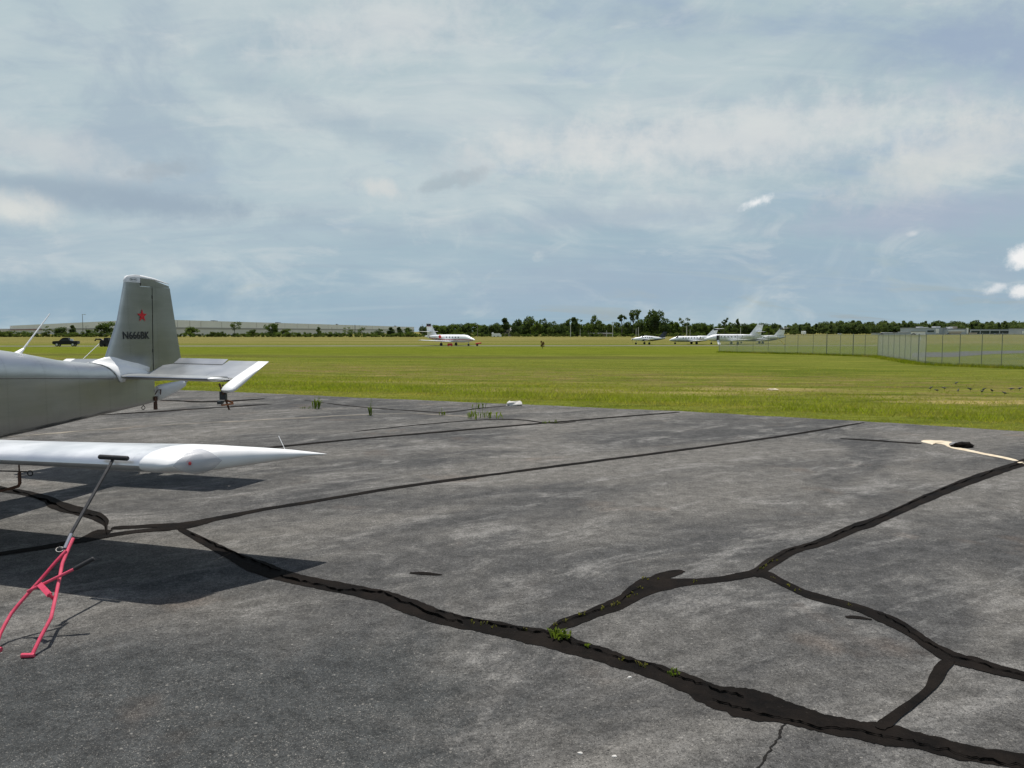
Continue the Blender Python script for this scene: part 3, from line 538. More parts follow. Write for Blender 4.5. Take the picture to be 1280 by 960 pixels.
# wings
def wz(l): return .853 - .022 * (abs(l - L0) - 3.05)     # leading edge height is lower inboard
def wing_le_z(l): k = abs(l - L0); return .748 + .0174 * k
TK = .138; NLE, NTE = 3.86, 4.911
def tk_(k): return TK * (.94 + .24 * max(0.0, min(1.0, (k - 1.9) / 1.15)))
def zte(l): return wing_le_z(l) - .066
for sg in (1, -1):
    def ll(k): return L0 + sg * k
    mb = MB(); mb.loft([foil_ring(NLE, wing_le_z(ll(k)), NTE, zte(ll(k)), ll(k), tk_(k)) for k in (.2, .8, 1.4, 1.55)])
    mb.loft([foil_ring(NLE, wing_le_z(ll(k)), NTE, zte(ll(k)), ll(k), tk_(k), 0, .78) for k in (1.55, 2.3, 2.98)])
    mb.loft([foil_ring(NLE, wing_le_z(ll(k)), NTE, zte(ll(k)), ll(k), tk_(k)) for k in (2.98, 3.05)])
    w = mb.build('wing', M['wing'], plane, angle=50)
    mb = MB()
    def ail(k):
        r = foil_ring(NLE, wing_le_z(ll(k)), NTE, zte(ll(k)), ll(k), tk_(k), .79, 1.0); c = r[0].copy(); a = R(7)
        return [Vector((c.x + (p.x - c.x) * math.cos(a), p.y, c.z - .02 + (p.z - c.z + .02) * math.cos(a) + (p.x - c.x) * math.sin(a))) for p in r]
    mb.loft([ail(k) for k in (1.56, 2.3, 2.97)]); mb.build('aileron', M['wing'], w, angle=50)
    # raked white tip, thickness follows the wing section and rounds off at the rim
    OUT = [(3.05, 0.0), (3.16, 0.0), (3.25, .012), (3.32, .08), (3.37, .17), (3.42, .30), (3.52, .47), (3.63, .66), (3.70, .82), (3.745, .93), (3.775, 1.02)]
    mb = MB(); rings = []
    for k, xc in OUT:
        top, bot = [], []; l = ll(k)
        for q in XS:
            x = (xc + (1.051 - xc) * q) / 1.051; n = NLE + 1.051 * x; u = min(1.0, (x * 1.051 - xc) / .16) if xc > 0.001 else 1.0
            rim = math.sqrt(max(0.0, 2 * u - u * u)) if xc > .001 else 1.0
            kk = 1.0 if k < 3.2 else (.97 - .35 * (k - 3.2))
            h = tk_(3.05) * foil(min(1, x)) * 1.051 * rim * kk; z = wing_le_z(l) - .066 * x + .02 * 1.051 * 4 * x * (1 - x)
            top.append(pl(n, l, z + h)); bot.append(pl(n, l, z - h * .92))
        rings.append(top + bot[-1:0:-1])
    mb.loft(rings); tip = mb.build('wing_tip', M['white'], w, angle=60)
    # nav light lens on the front corner of the tip
    kk_ = [p[0] for p in OUT]; xx_ = [p[1] for p in OUT]
    def rim_pt(xc, fi, out=.0):
        k = float(np.interp(xc, xx_[1:], kk_[1:])); l = ll(k); x = xc / 1.051
        h = tk_(3.05) * foil(min(1, x + .10)) * 1.051 * .97; zc = wing_le_z(l) - .066 * x + .02 * 1.051 * 4 * x * (1 - x) + .004
        nx = float(np.interp(xc, [.02, .32], [-.86, -.50])); ny = math.sqrt(1 - nx * nx)
        r = h * .95 + out; inn = -.085
        return pl(NLE + xc + nx * (inn + r * math.cos(fi) * 1.25), L0 + sg * (k - 0 + ny * (inn + r * math.cos(fi) * 1.25)), zc + r * math.sin(fi))
    mb = MB(); rings = []
    for i in range(19):
        t = i / 18; xc = .04 + .27 * t; tri = 1 - abs(t - .42) / .58 if t > .42 else t / .42
        fu = R(-2 + 66 * math.sin(math.pi * t ** .85)); fd = R(-4 - 56 * math.sin(math.pi * t) ** .8)
        rings.append([rim_pt(xc, fd + (fu - fd) * j / 10, .010 * math.sin(math.pi * min(1, max(0, t))) + .004) for j in range(11)])
    mb.loft(rings, closed=False); lens = mb.build('navigation_light_lens', M['lens'], tip)
    mb = MB(); c = rim_pt(.115, R(2), -.004); mb.ball(c, .022); mb.build('bulb', M['bulb'] if sg == 1 else mat('green_bulb', (.03, .3, .1), .25), tip)
    mb = MB()      # underside tie down ring and pitot mast (port), wick at the trailing edge
    a = pl(4.92, ll(3.42), zte(ll(3.42)) + .004); mb.tube([a, a + Vector((.02, sg * .075, .115))], .0022, 5); mb.build('static_wick', M['white'], w)
    if sg == 1:
        mb = MB(); p0 = pl(4.02, ll(1.87), .735); p1 = pl(4.02, ll(1.87), .665); mb.tube([p0, p1], .005, 6); mb.ball(p0, .013, 8, 6)
        mb.tube([p1, p1 + Vector((0, 0, -.075)), p1 + Vector((-.012, 0, -.095)), p1 + Vector((-.20, 0, -.105))], [.011, .011, .011, .006], 8)
        mb.build('pitot_tube', M['rust'], w)
        mb = MB(); q = pl(4.12, ll(1.83), .65); mb.tube([q + Vector((0, .5, -.015)), q], .005, 6); mb.ringtorus(q + Vector((0, -.02, -.01)), (1, .3, 0), .018, .0045); mb.build('tie_down_ring', M['blackpaint'], w)
        mb = MB()
        for kx in (.32, .62): mb.tube([pl(NLE - .001, ll(kx), wing_le_z(ll(kx))), pl(NLE - .001, ll(kx), wing_le_z(ll(kx)) + .001)], .002, 4)
# fin and rudder
def vsec(z, nle, nte, tk, x0, x1, z2=None):
    st, po = [], []
    for x in XS:
        x = x0 + (x1 - x0) * x; n = nle + (nte - nle) * x; h = tk * foil(x) * (nte - nle); st.append(pl(n, L0 - h, z)); po.append(pl(n, L0 + h, z))
    return st + po[-1:0:-1]
def nle_f(z): return float(np.interp(z, [1.15, 1.336, 1.775, 2.21, 2.30], [6.56, 6.646, 6.843, 6.962, 6.985]))
def nte_f(z): return float(np.interp(z, [.90, 1.0, 1.313, 1.787, 2.222], [7.905, 7.90, 7.835, 7.745, 7.668]))
def nh_f(z): return float(np.interp(z, [1.236, 2.157], [7.321, 7.362]))
FT = .082
def fin_half(n, z):
    a, b = nle_f(z), nte_f(z); return FT * foil(max(0, min(1, (n - a) / (b - a)))) * (b - a)
def frac(z, n): return (n - nle_f(z)) / (nte_f(z) - nle_f(z))
mb = MB(); mb.loft([vsec(z, nle_f(z), nte_f(z), FT, 0, frac(z, nh_f(z) - .006)) for z in (1.18, 1.25, 1.336, 1.45, 1.55, 1.65, 1.775, 1.9, 2.0, 2.1, 2.165)])
fin = mb.build('fin', M['alu'], plane, angle=50)
mb = MB(); mb.loft([vsec(z, nle_f(z), nte_f(z), FT, 0, frac(z, 7.172)) for z in (2.165, 2.205)]); mb.build('fin_front_top', M['alu'], fin, angle=50)
mb = MB(); mb.loft([vsec(z, nle_f(z), nte_f(z), FT, frac(z, nh_f(z) + .002), 1) for z in (1.06, 1.2, 1.313, 1.45, 1.6, 1.787, 1.95, 2.1, 2.17)])
def ztop(n): return float(np.interp(n, [6.98, 7.05, 7.12, 7.2, 7.4, 7.67], [2.25, 2.285, 2.298, 2.295, 2.275, 2.222]))
def slanted(zb, tt, n0):     # rudder horn ring whose upper face follows the sloping cap
    pts = []
    for sgn in (-1, 1):
        row = []
        for x in XS:
            n = n0 + (7.664 - n0) * x; z = zb if zb else ztop(n) - tt; z = min(z, ztop(n) - tt) if zb else z
            h = fin_half(min(n, nte_f(z) - .003), min(z, 2.2)) ; row.append(pl(n, L0 + sgn * h, z))
        pts.append(row)
    return pts[0] + pts[1][-1:0:-1]
mb.loft([slanted(2.172, .02, 7.178), slanted(None, .030, 7.178)])
rud = mb.build('rudder', M['alu'], plane, angle=50)
mb = MB(); rings = []
for k in range(13):
    z0 = None; n = 7.18 + (7.668 - 7.18) * k / 12; h = fin_half(min(n, nte_f(2.2) - .004), 2.2) + .001; zt_ = ztop(n); zb = zt_ - .03 * (1 - k / 12) - .006
    rings.append([pl(n, L0 - h, zb), pl(n, L0 - h, zb + (zt_ - zb) * .6), pl(n, L0 - h * .6, zt_), pl(n, L0 + h * .6, zt_), pl(n, L0 + h, zb + (zt_ - zb) * .6), pl(n, L0 + h, zb)])
mb.loft(rings); mb.build('rudder_cap', M['white'], rud, angle=50)
mb = MB(); rings = []
for k in range(12):
    n = 6.962 + (7.174 - 6.962) * (k / 11) ** 1.3; zt_ = ztop(n) if n > 7.05 else float(np.interp(n, [6.962, 6.97, 6.985, 7.01, 7.05], [2.225, 2.245, 2.262, 2.277, 2.286])); h = fin_half(max(n, nle_f(2.2) + .004), 2.2) + .002; zb = 2.2055
    rings.append([pl(n, L0 - h, zb), pl(n, L0 - h, zb + (zt_ - zb) * .7), pl(n, L0 - h * .6, zt_), pl(n, L0 + h * .6, zt_), pl(n, L0 + h, zb + (zt_ - zb) * .7), pl(n, L0 + h, zb)])
mb.loft(rings); cap = mb.build('fin_cap', M['white'], fin, angle=50)
mb = MB()      # small oval emblem on the fin cap
def on_fin(n, z, o=.0035): return pl(n, L0 + fin_half(max(n, nle_f(min(z, 2.2)) + .004), min(z, 2.2)) + o, z)
for j in range(24):
    a0, a1 = j * math.pi / 12, (j + 1) * math.pi / 12
    mb.add([on_fin(7.075 + math.cos(a) * rx, 2.238 + math.sin(a) * rx * .42) for a, rx in ((a0, .052), (a1, .052), (a1, .047), (a0, .047))], [(0, 1, 2, 3)])
for j, wd in enumerate((.014, .010, .014, .012)):
    n = 7.038 + j * .019; mb.add([on_fin(n, 2.230), on_fin(n + wd, 2.230), on_fin(n + wd, 2.246), on_fin(n, 2.246)], [(0, 1, 2, 3)])
mb.build('emblem', M['grey_ink'], cap, smooth=False)
mb = MB(); rings = []     # lower rudder fairing
for n, zl, zu, h in ((7.41, .83, 1.00, .036), (7.45, .82, 1.01, .046), (7.55, .845, 1.02, .045), (7.7, .89, 1.03, .034), (7.83, .935, 1.035, .022), (7.90, .965, 1.03, .012)):
    zm = (zl + zu) / 2; rings.append([pl(n, L0 + h * math.sin(a) , zl + (zu - zl) * (.5 + .5 * (math.cos(a) if math.cos(a) < 0 else math.cos(a)))) for a in [q * 2 * math.pi / 16 for q in range(16)]])
mb.loft(rings); mb.build('rudder_fairing', M['white'], rud)
mb = MB(); mb.ball(pl(7.905, L0, 1.025), (.035, .018, .02), 10, 8); mb.build('tail_light', M['lens'], rud)
mb = MB()
for z in (1.42, 2.05):
    mb = MB(); mb.box(pl(nh_f(z) - .002, L0 + fin_half(nh_f(z), z) + .001, z), (.012, .006, .04)); mb.build('hinge', M['blackpaint'], rud)

# star and registration on the port face
def decal(fn, name, material):
    mb = MB(); fn(mb); return mb.build(name, material, fin, smooth=False)
def star(mb):
    c = (7.178, 1.827); pts = [(c[0] + (.078 if k % 2 == 0 else .031) * math.sin(k * math.pi / 5), c[1] + (.078 if k % 2 == 0 else .031) * math.cos(k * math.pi / 5)) for k in range(10)]
    mb.add([on_fin(c[0], c[1], .005)] + [on_fin(a, b, .005) for a, b in pts], [(0, 1 + k, 1 + (k + 1) % 10) for k in range(10)])
decal(star, 'star', M['red'])
tc = bpy.data.curves.new('registration', 'FONT'); tc.body = 'N666BK'; tc.resolution_u = 6; tc.space_character = 1.06; tc.offset = .018
to = bpy.data.objects.new('registration_tmp', tc); COL.objects.link(to); bpy.context.view_layer.update()
tm = bpy.data.meshes.new_from_object(to.evaluated_get(bpy.context.evaluated_depsgraph_get())); bpy.data.objects.remove(to)
xs = [v.co.x for v in tm.vertices]; ys = [v.co.y for v in tm.vertices]; x0, x1, y0, y1 = min(xs), max(xs), min(ys), max(ys)
for v in tm.vertices: v.co = on_fin(6.885 + (v.co.x - x0) / (x1 - x0) * .392, 1.560 + (v.co.y - y0) / (y1 - y0) * .088, .005)
tm.materials.clear(); tm.materials.append(M['black']); tm.name = 'registration'; ro = bpy.data.objects.new('registration', tm); COL.objects.link(ro); ro.parent = fin
# tailplane
NH = 7.10
def stab_le(k): return 6.70 + .06 * (k / 1.3)
def stab_z(k): return 1.155 - .01 * k
EA = R(24)
for sg in (1, -1):
    def ll(k): return L0 + sg * k
    mb = MB(); mb.loft([foil_ring(stab_le(k), stab_z(k), 7.52, stab_z(k) - .05, ll(k), .085, 0, (NH - .012 - stab_le(k)) / (7.52 - stab_le(k)), 0) for k in (.06, .5, 1.0, 1.25)])
    st = mb.build('stabilizer', M['alu'], plane, angle=50)
    mb = MB(); rings = []
    for k, q in ((1.251, 1.0), (1.28, .93), (1.31, .72), (1.328, .35)):
        a = stab_le(1.25) + (1 - q) * .16; b = NH - .012 - (1 - q) * .06; rings.append(foil_ring(a, stab_z(k), a + (b - a) * 1.0, stab_z(k) - .02, ll(k), .13 * (.4 + .6 * q), 0, 1, 0))
    mb.loft(rings); mb.build('stabilizer_tip', M['white'], st, angle=60)
    def rot(p, hz):     # elevator held trailing edge up
        c = pl(NH, 0, hz); return Vector((c.x + (p.x - c.x) * math.cos(EA) - (p.z - c.z) * math.sin(EA) * -0 - (p.z - c.z) * math.sin(EA), p.y, c.z + (p.z - c.z) * math.cos(EA) + (p.x - c.x) * math.sin(EA)))
    def esec(k, n0, n1, h0, cut=None):
        hz = stab_z(k) - .028; top, bot = [], []
        for x in XS:
            n = n0 + (n1 - n0) * x; h = h0 * (1 - (n - max(n0, NH)) / (n1 - max(n0, NH))) if n > NH else h0 * min(1, math.sqrt(max(0, (n - n0) / .06 + .15)))
            h = max(h, .002); top.append(rot(pl(n, ll(k), hz + h), hz)); bot.append(rot(pl(n, ll(k), hz - h), hz))
        return top + bot[-1:0:-1]
    mb = MB(); te = NH + .462
    mb.loft([esec(.13, NH, NH + .30, .026), esec(.25, NH, te - .115, .026), esec(.935, NH, te - .115, .026)] if sg == 1 else [esec(.13, NH, NH + .30, .026), esec(.25, NH, te, .026), esec(.935, NH, te, .026)])
    mb.loft([esec(.94, NH, te, .026), esec(1.335, NH, te, .024)])
    el = mb.build('elevator', M['alu'], plane, angle=50)
    if sg == 1:
        mb = MB(); rings = []
        for k in (.25, .932):
            hz = stab_z(k) - .028; e = math.sin(R(7)); h = .0075
            rings.append([rot(pl(te - .112, ll(k), hz + h), hz), rot(pl(te + .008, ll(k), hz + .0025 + .12 * e), hz), rot(pl(te + .008, ll(k), hz - .001 + .12 * e), hz), rot(pl(te - .112, ll(k), hz - h), hz)])
        mb.loft(rings); mb.build('trim_tab', M['alu'], el, smooth=False)
    mb = MB(); mb.loft([esec(1.337, NH - .255, te + .003, .032), esec(1.36, NH - .265, te + .004, .038), esec(1.42, NH - .265, te + .004, .038), esec(1.465, NH - .25, te + .004, .028), esec(1.482, NH - .21, te + .002, .010)])
    mb.build('elevator_tip', M['white'], el, angle=60)
    if sg == -1:
        mb = MB(); hz = stab_z(1.2) - .028; a = rot(pl(te - .01, ll(1.2), hz + .004), hz); b = rot(pl(te + .30, ll(1.2), hz + .07), hz); mb.tube([a, b], .004, 6); mb.build('static_wick', M['white'], el)
# white fairing saddle round the tail
mb = MB(); rings = []
for n in (6.46, 6.52, 6.58, 6.64, 6.70, 6.74, 6.78, 6.84, 6.95, 7.08, 7.2, 7.26):
    b, s, t, w = fsec(n); zb = float(np.interp(n, [6.46, 6.55, 6.62, 6.67, 6.70, 6.785, 6.80, 7.26], [t - .005, t - .03, t - .09, s - .0, s - .045, s - .045, s + .045, s + .035]))
    fh = fin_half(max(n, 6.60), 1.36) if n > 6.6 else .004; zf = t + float(np.interp(n, [6.46, 6.6, 6.7, 6.9, 7.26], [.008, .05, .075, .05, .05]))
    row = []
    for q in range(13):
        u = q / 12
        if u < .5:
            uu = u / .5; z = zb + (t - zb) * math.sin(uu * math.pi / 2) * .86; f = max(0.0, min(1.0, (z - s) / (t - s))) if t > s else 0
            x = w * math.sqrt(max(0, 1 - f ** 2)) ** .85 if z > s else w
            row.append((x + .009, z + .006))
        else:
            uu = (u - .5) / .5; x0, z0 = row[5][0], row[5][1]; e = uu
            row.append((max(fh + .004, x0 * (1 - e) + (fh + .004) * e), z0 + (zf - z0) * e ** 2.2 + (t + .004 - z0) * e * (1 - e) * 1.2))
    port = [pl(n, L0 + x, z) for x, z in row]; star_ = [pl(n, L0 - x, z) for x, z in row[::-1]]
    rings.append(port + star_)
mb.loft(rings, closed=False); o = mb.build('tail_fairing', M['white'], plane, angle=60)
sm = o.modifiers.new('thickness', 'SOLIDIFY'); sm.thickness = .006; sm.offset = 1
# tail ring, tail fitting
mb = MB(); mb.ringtorus(pl(7.19, L0, .758), (.25, 1, 0), .021, .0045); mb.tube([pl(7.19, L0, .80), pl(7.19, L0, .778)], .006, 6); mb.build('tie_down_ring', M['blackpaint'], plane)
mb = MB(); mb.box(pl(7.36, L0 + .02, .80), (.035, .03, .16), taper=.8); mb.tube([pl(7.345, L0 + .03, .90), pl(7.36, L0 + .06, .955), pl(7.41, L0 + .06, .955), pl(7.43, L0 + .03, .89)], .007, 6); mb.box(pl(7.33, L0 + .055, .855), (.05, .012, .05)); mb.build('tail_skid', M['rust'], plane)
# antennas
mb = MB(); z = fsec(5.67)[2]; mb.tube([pl(5.60, L0, z - .01), pl(5.68, L0, z + .05)], [.035, .012], 10); mb.tube([pl(5.66, L0, z + .03), pl(5.99, L0, 1.825)], [.009, .005], 8); mb.build('antenna', M['white'], plane)
# canopy, cowl, propeller, undercarriage (out of the picture to the left, they throw the shadow)
mb = MB(); rings = []
for n, h, w in ((2.95, .02, .30), (3.15, .22, .36), (3.5, .38, .39), (3.9, .43, .40), (4.3, .36, .37), (4.65, .20, .30), (4.95, .03, .2)):
    t = fsec(n)[2]; rings.append([pl(n, L0 + w * math.cos(a), t - .14 + (h + .14) * math.sin(a)) for a in [q * math.pi / 12 for q in range(13)]])
mb.loft(rings); mb.build('canopy', M['canopy'], plane)
mb = MB(); mb.ball(pl(1.92, L0, 1.14), (.16, .13, .13), 14, 10); mb.build('spinner', M['white'], plane)
mb = MB()
for sg in (1, -1): mb.loft([[pl(1.93 + dx, L0 + sg * r + dy, 1.14 + dz) for dx, dy, dz in ((-.012, 0, -c / 2), (.012, 0, -c / 3), (.012, 0, c / 2), (-.012, 0, c / 3))] for r, c in ((.1, .08), (.35, .14), (.7, .11), (.86, .05))])
mb.build('propeller', M['black'], plane)
for sg in (1, -1):
    mb = MB(); mb.tube([pl(3.75, L0 + sg * .35, .66), pl(3.95, L0 + sg * .78, .26)], [.03, .02], 8); lg = mb.build('main_gear', M['white'], plane)
    mb = MB(); rings = [[pl(3.95 + r * math.cos(a), L0 + sg * .86 + o, .19 + r * math.sin(a)) for a in [q * 2 * math.pi / 20 for q in range(20)]] for o, r in ((-.06, .12), (-.065, .175), (-.03, .19), (.03, .19), (.065, .175), (.06, .12))]
    mb.loft(rings); mb.build('tyre', M['rubber'], lg)
mb = MB(); mb.tube([pl(2.5, L0, .75), pl(2.3, L0, .2)], [.03, .02], 8); lg = mb.build('nose_gear', M['white'], plane)
mb = MB(); mb.loft([[pl(2.3 + r * math.cos(a), L0 + o, .16 + r * math.sin(a)) for a in [q * 2 * math.pi / 20 for q in range(20)]] for o, r in ((-.05, .1), (-.055, .145), (-.02, .16), (.02, .16), (.055, .145), (.05, .1))]); mb.build('tyre', M['rubber'], lg)
def pw(n, l, z): return AFT * n + PORT * l + Vector((0, 0, z))
# control lock hanging between the stabilizer and the elevator tip
lk = empty('gust_lock', pw(7.02, -5.37, .93), AX, 'rusty clamp gust lock hanging at the port elevator tip', 'gust lock')
def lv(n, l, z): return Vector((n - 7.02, -(l + 5.37), z - .93))
mb = MB(); mb.tube([lv(6.86, -5.38, 1.09), lv(6.89, -5.37, 1.00), lv(6.94, -5.37, .92), lv(7.0, -5.37, .795)], .011, 6); mb.tube([lv(6.93, -5.40, 1.07), lv(6.95, -5.35, 1.03), lv(6.90, -5.35, .98)], .008, 6); mb.build('rod', M['rust'], lk)
mb = MB(); mb.box(lv(6.92, -5.38, .955), (.04, .07, .09), .3); mb.box(lv(6.87, -5.38, .885), (.12, .05, .03), .5); mb.build('clamp', M['blackpaint'], lk)
mb = MB(); mb.tube([lv(6.97, -5.30, .88), lv(6.98, -5.40, .90)], .012, 6); mb.tube([lv(6.87, -5.37, .855), lv(6.98, -5.30, .865)], .010, 6); mb.build('pin', mat('copper_pin', (.45, .18, .08), .5, .4), lk)
# ------------------------------------------------------------------ tow bar leaning on the leading edge
def at_n(x, y, n):
    r = ray(x, y); d = n / (r.x * AFT.x + AFT.y); return Vector((r.x * d, d, EYE + r.z * d))
TA = at_n(142, 574, 3.86); TB1 = flat(40, 819, .012); TB2 = flat(-6, 812, .012)
TN = (TB1 - TA).cross(TB2 - TA).normalized()
tbroot = Vector((TB1.x, TB1.y, 0))
def tp(x, y, o=0.0):      # picture point on the plane of the tow bar
    r = ray(x, y); c = Vector((0, 0, EYE)); d = (TA - c).dot(TN) / r.dot(TN); return c + r * d + TN * o - tbroot
if TN.y > 0: TN = -TN
tow = empty('tow_bar', tbroot, 0, 'red forked tow bar leaning its black handle on the wing', 'tow bar')
mb = MB(); mb.tube([tp(141, 575), tp(86, 672)], .0098, 10); mb.build('shaft', M['blackpaint'], tow)
mb = MB(); ha, hb = at_n(124, 571, 3.853) - tbroot, at_n(160, 573, 3.853) - tbroot; mb.tube([ha, ha.lerp(hb, .03), ha.lerp(hb, .48), ha.lerp(hb, .5), ha.lerp(hb, .52), ha.lerp(hb, .97), hb], [.012, .016, .016, .013, .016, .016, .012], 12); mb.build('handle', M['rubber'], tow)
mb = MB(); mb.tube([tp(89, 668), tp(81, 686)], .0118, 10); mb.build('chrome_sleeve', M['chrome'], tow)
mb = MB(); mb.tube([tp(91.5, 673), tp(86, 685), tp(78, 704, .0), tp(74.5, 722), tp(70, 744), tp(66.5, 760), tp(64, 772), tp(58, 783), tp(50, 798), tp(40, 819)], .0094, 10)
e = tp(40, 819); mb.tube([e + Vector((.012, 0, .0)), flat(27, 819.5, .012) - tbroot], [.0105, .0125], 10); mb.build('fork', M['pink'], tow)
mb = MB(); mb.tube([tp(84, 690, .012), tp(72, 703, .012), tp(54, 722, .004), tp(36, 741), tp(22, 757), tp(14, 767), tp(6, 781), tp(0, 793), tp(-6, 811)], .0094, 10)
e = tp(-6, 811); mb.tube([e, flat(1.5, 812, .012) - tbroot], [.0105, .0125], 10); mb.build('fork', M['pink'], tow)
mb = MB(); mb.tube([tp(37, 742, .02), tp(97, 713, .02)], .008, 8); lev = mb.build('lever', M['pink'], tow)
mb = MB(); mb.tube([tp(95, 714, .02), tp(97, 713, .02), tp(119, 701, .02), tp(120, 700.5, .02)], [.010, .0125, .0125, .009], 10); mb.build('grip', M['rubber'], lev)
mb = MB(); a, b = tp(53, 733.5, .018), tp(65.5, 747, .018); w = (b - a).cross(TN).normalized() * .014; h = TN * .012
mb.add([a + w, b + w, b - w, a - w, a + w + h, b + w + h, b - w + h, a - w + h], [(0, 1, 2, 3), (7, 6, 5, 4), (0, 4, 5, 1), (1, 5, 6, 2), (2, 6, 7, 3), (3, 7, 4, 0)]); mb.tube([b - TN * .03, b + TN * .025], .009, 8); mb.build('lock_plate', M['pink'], tow, smooth=False)
mb = MB(); c = tp(76, 688, .01); mb.ringtorus(c, TN + Vector((.5, 0, .3)), .019, .0020); mb.tube([tp(76, 686, .02), tp(84, 688, -.02)], .005, 6); mb.build('pin_ring', mat('dull_steel', (.16, .155, .15), .45, .6), tow)
# ------------------------------------------------------------------ weeds and bits on the apron
def weed(name, loc, hgt, spread, n, label, cat='weed', group=None, mat_=None, upright=.5, stem=0):
    V, Fs = [], []; rr = random.Random(int(loc.x * 1000) + n)
    for k in range(n):
        a = rr.uniform(0, 6.283); r = spread * math.sqrt(rr.random()) * .5; b = Vector((math.cos(a) * r, math.sin(a) * r, 0)); a2 = rr.uniform(0, 6.283); L = hgt * rr.uniform(.5, 1.0); w = L * .07 + .004; ln = rr.uniform(.15, 1.0) * (1 - upright) + .12
        d = Vector((math.cos(a2), math.sin(a2), 0)); sd = Vector((-d.y, d.x, 0)) * w
        m = b + d * L * ln * .5 + Vector((0, 0, L * .68)); t = b + d * L * ln * 1.2 + Vector((0, 0, L * (1 - .25 * ln)))
        i = len(V); V += [b - sd * .5, b + sd * .5, m + sd, m - sd, t]; Fs += [(i, i + 1, i + 2, i + 3), (i + 3, i + 2, i + 4)]
    for k in range(stem):
        a2 = rr.uniform(0, 6.283); b = Vector((rr.uniform(-1, 1) * spread * .3, rr.uniform(-1, 1) * spread * .3, 0)); H_ = hgt * rr.uniform(.9, 1.5)
        for q in range(9):
            z = H_ * (q + 1) / 9; a = rr.uniform(0, 6.283); d = Vector((math.cos(a), math.sin(a), .5)) * (.05 + .06 * (1 - q / 9)) * hgt / .3; sd = Vector((-math.sin(a), math.cos(a), 0)) * .010 * hgt / .3; i = len(V); p = b + Vector((0, 0, z * .95))
            V += [p, p + d * .5 + sd, p + d, p + d * .5 - sd]; Fs += [(i, i + 1, i + 2, i + 3)]
        i = len(V); V += [b + Vector((-.004, 0, 0)), b + Vector((.004, 0, 0)), b + Vector((.002, 0, H_)), b + Vector((-.002, 0, H_))]; Fs.append((i, i + 1, i + 2, i + 3))
    m = MB(); m.add(V, Fs); o = m.build(name, mat_ or M['weed'], None, smooth=False); o.location = loc; return tag(o, label, cat, group)
weed('weed_tuft', flat(703, 797), .062, .12, 34, 'bright green weed tuft at the fork of two tar seams', upright=.3)
weed('weed_tuft', flat(735, 809),   .03, .03, 6, 'small green sprout on the seam just right of the largest tuft')
weed('weed_tuft', flat(842, 843),   .032, .06, 12, 'low green weed on the wide seam, right of three tiny sprouts')
weed('weed_plant', flat(397, 511), .24, .2, 12, 'tall leafy weed standing near the far apron edge', stem=4)
weed('weed_plant', flat(463, 519.5), .24, .06, 5, 'thin single stalk weed growing in the sandy joint', stem=2)
weed('weed_plant', flat(605, 522.5), .15, .75, 40, 'widest weed clump in the crack on the far apron', stem=5)
weed('weed_plant', flat(600, 510), .16, .35, 10, 'sparse weed clump behind the widest weed clump', stem=3)
weed('weed_plant', flat(553, 519), .14, .12, 7, 'small weed in the sandy joint left of widest clump', stem=1)
weed('weed_plant', flat(686, 529), .07, .3, 14, 'low weed where two far cracks meet')
weed('weed_plant', flat(383, 511), .07, .25, 12, 'dry low weed beside the tall leafy weed')
for i, (x, y, h) in enumerate([(777, 826, .03), (801, 832, .04), (806, 833.5, .035), (655, 789, .025), (692, 782, .035), (706, 777, .035), (727, 769, .04), (752, 762, .035), (765, 757, .04), (770, 755, .03), (785, 747, .03), (792, 744, .035), (800, 736, .03), (806, 725, .03), (821, 725, .025), (868, 728, .025), (952, 713, .03), (957, 708, .035), (962, 703, .03), (968, 701, .02), (967, 723, .02), (985, 733, .03), (996, 739, .025), (590, 779, .03), (605, 781, .03), (618, 784, .025), (1061, 757, .02)]):
    weed('weed_sprout', flat(x, y), h * .8, .045, 5, 'tiny dry grass sprout growing out of a tar seam', 'weed', 'tiny sprouts along the tar seams', M['sprout'])
def chunk(name, loc, size, material, label, cat, seed):
    rr = random.Random(seed); m = MB(); rings = []
    for z, k in ((0, 1.0), (.35, 1.05), (.75, .9), (1.0, .62)):
        rings.append([(size[0] / 2 * k * math.cos(a) * rr.uniform(.75, 1.15), size[1] / 2 * k * math.sin(a) * rr.uniform(.75, 1.15), size[2] * z * rr.uniform(.85, 1.1)) for a in [q * 2 * math.pi / 9 for q in range(9)]])
    m.loft(rings); o = m.build(name, material, None, smooth=False); o.location = loc; return tag(o, label, cat)
chunk('concrete_chunk', flat(643, 507), (.36, .25, .10), M['concrete'], 'pale broken concrete chunk at the far edge of the apron', 'rubble', 3)
chunk('asphalt_chunk', flat(1203, 559), (.30, .18, .07), M['tar'], 'dark lump of broken asphalt beside the pale painted line', 'rubble', 5)
chunk('asphalt_chunk', flat(1194, 557), (.16, .14, .05), M['roofgrey'], 'small grey lump touching the dark asphalt lump', 'rubble', 6)
chunk('stone', ground(966, 487.5), (.34, .2, .05), M['paleline'], 'pale flat stone lying in the dry grass', 'stone', 8)
for i, (x, y) in enumerate([(725, 942), (768, 946), (787, 847)]):
    chunk('pebble', flat(x, y), (.022, .012, .006), M['concrete'], 'tiny white stone chip lying on the near asphalt', 'pebble', 20 + i)['group'] = 'white stone chips on the apron'
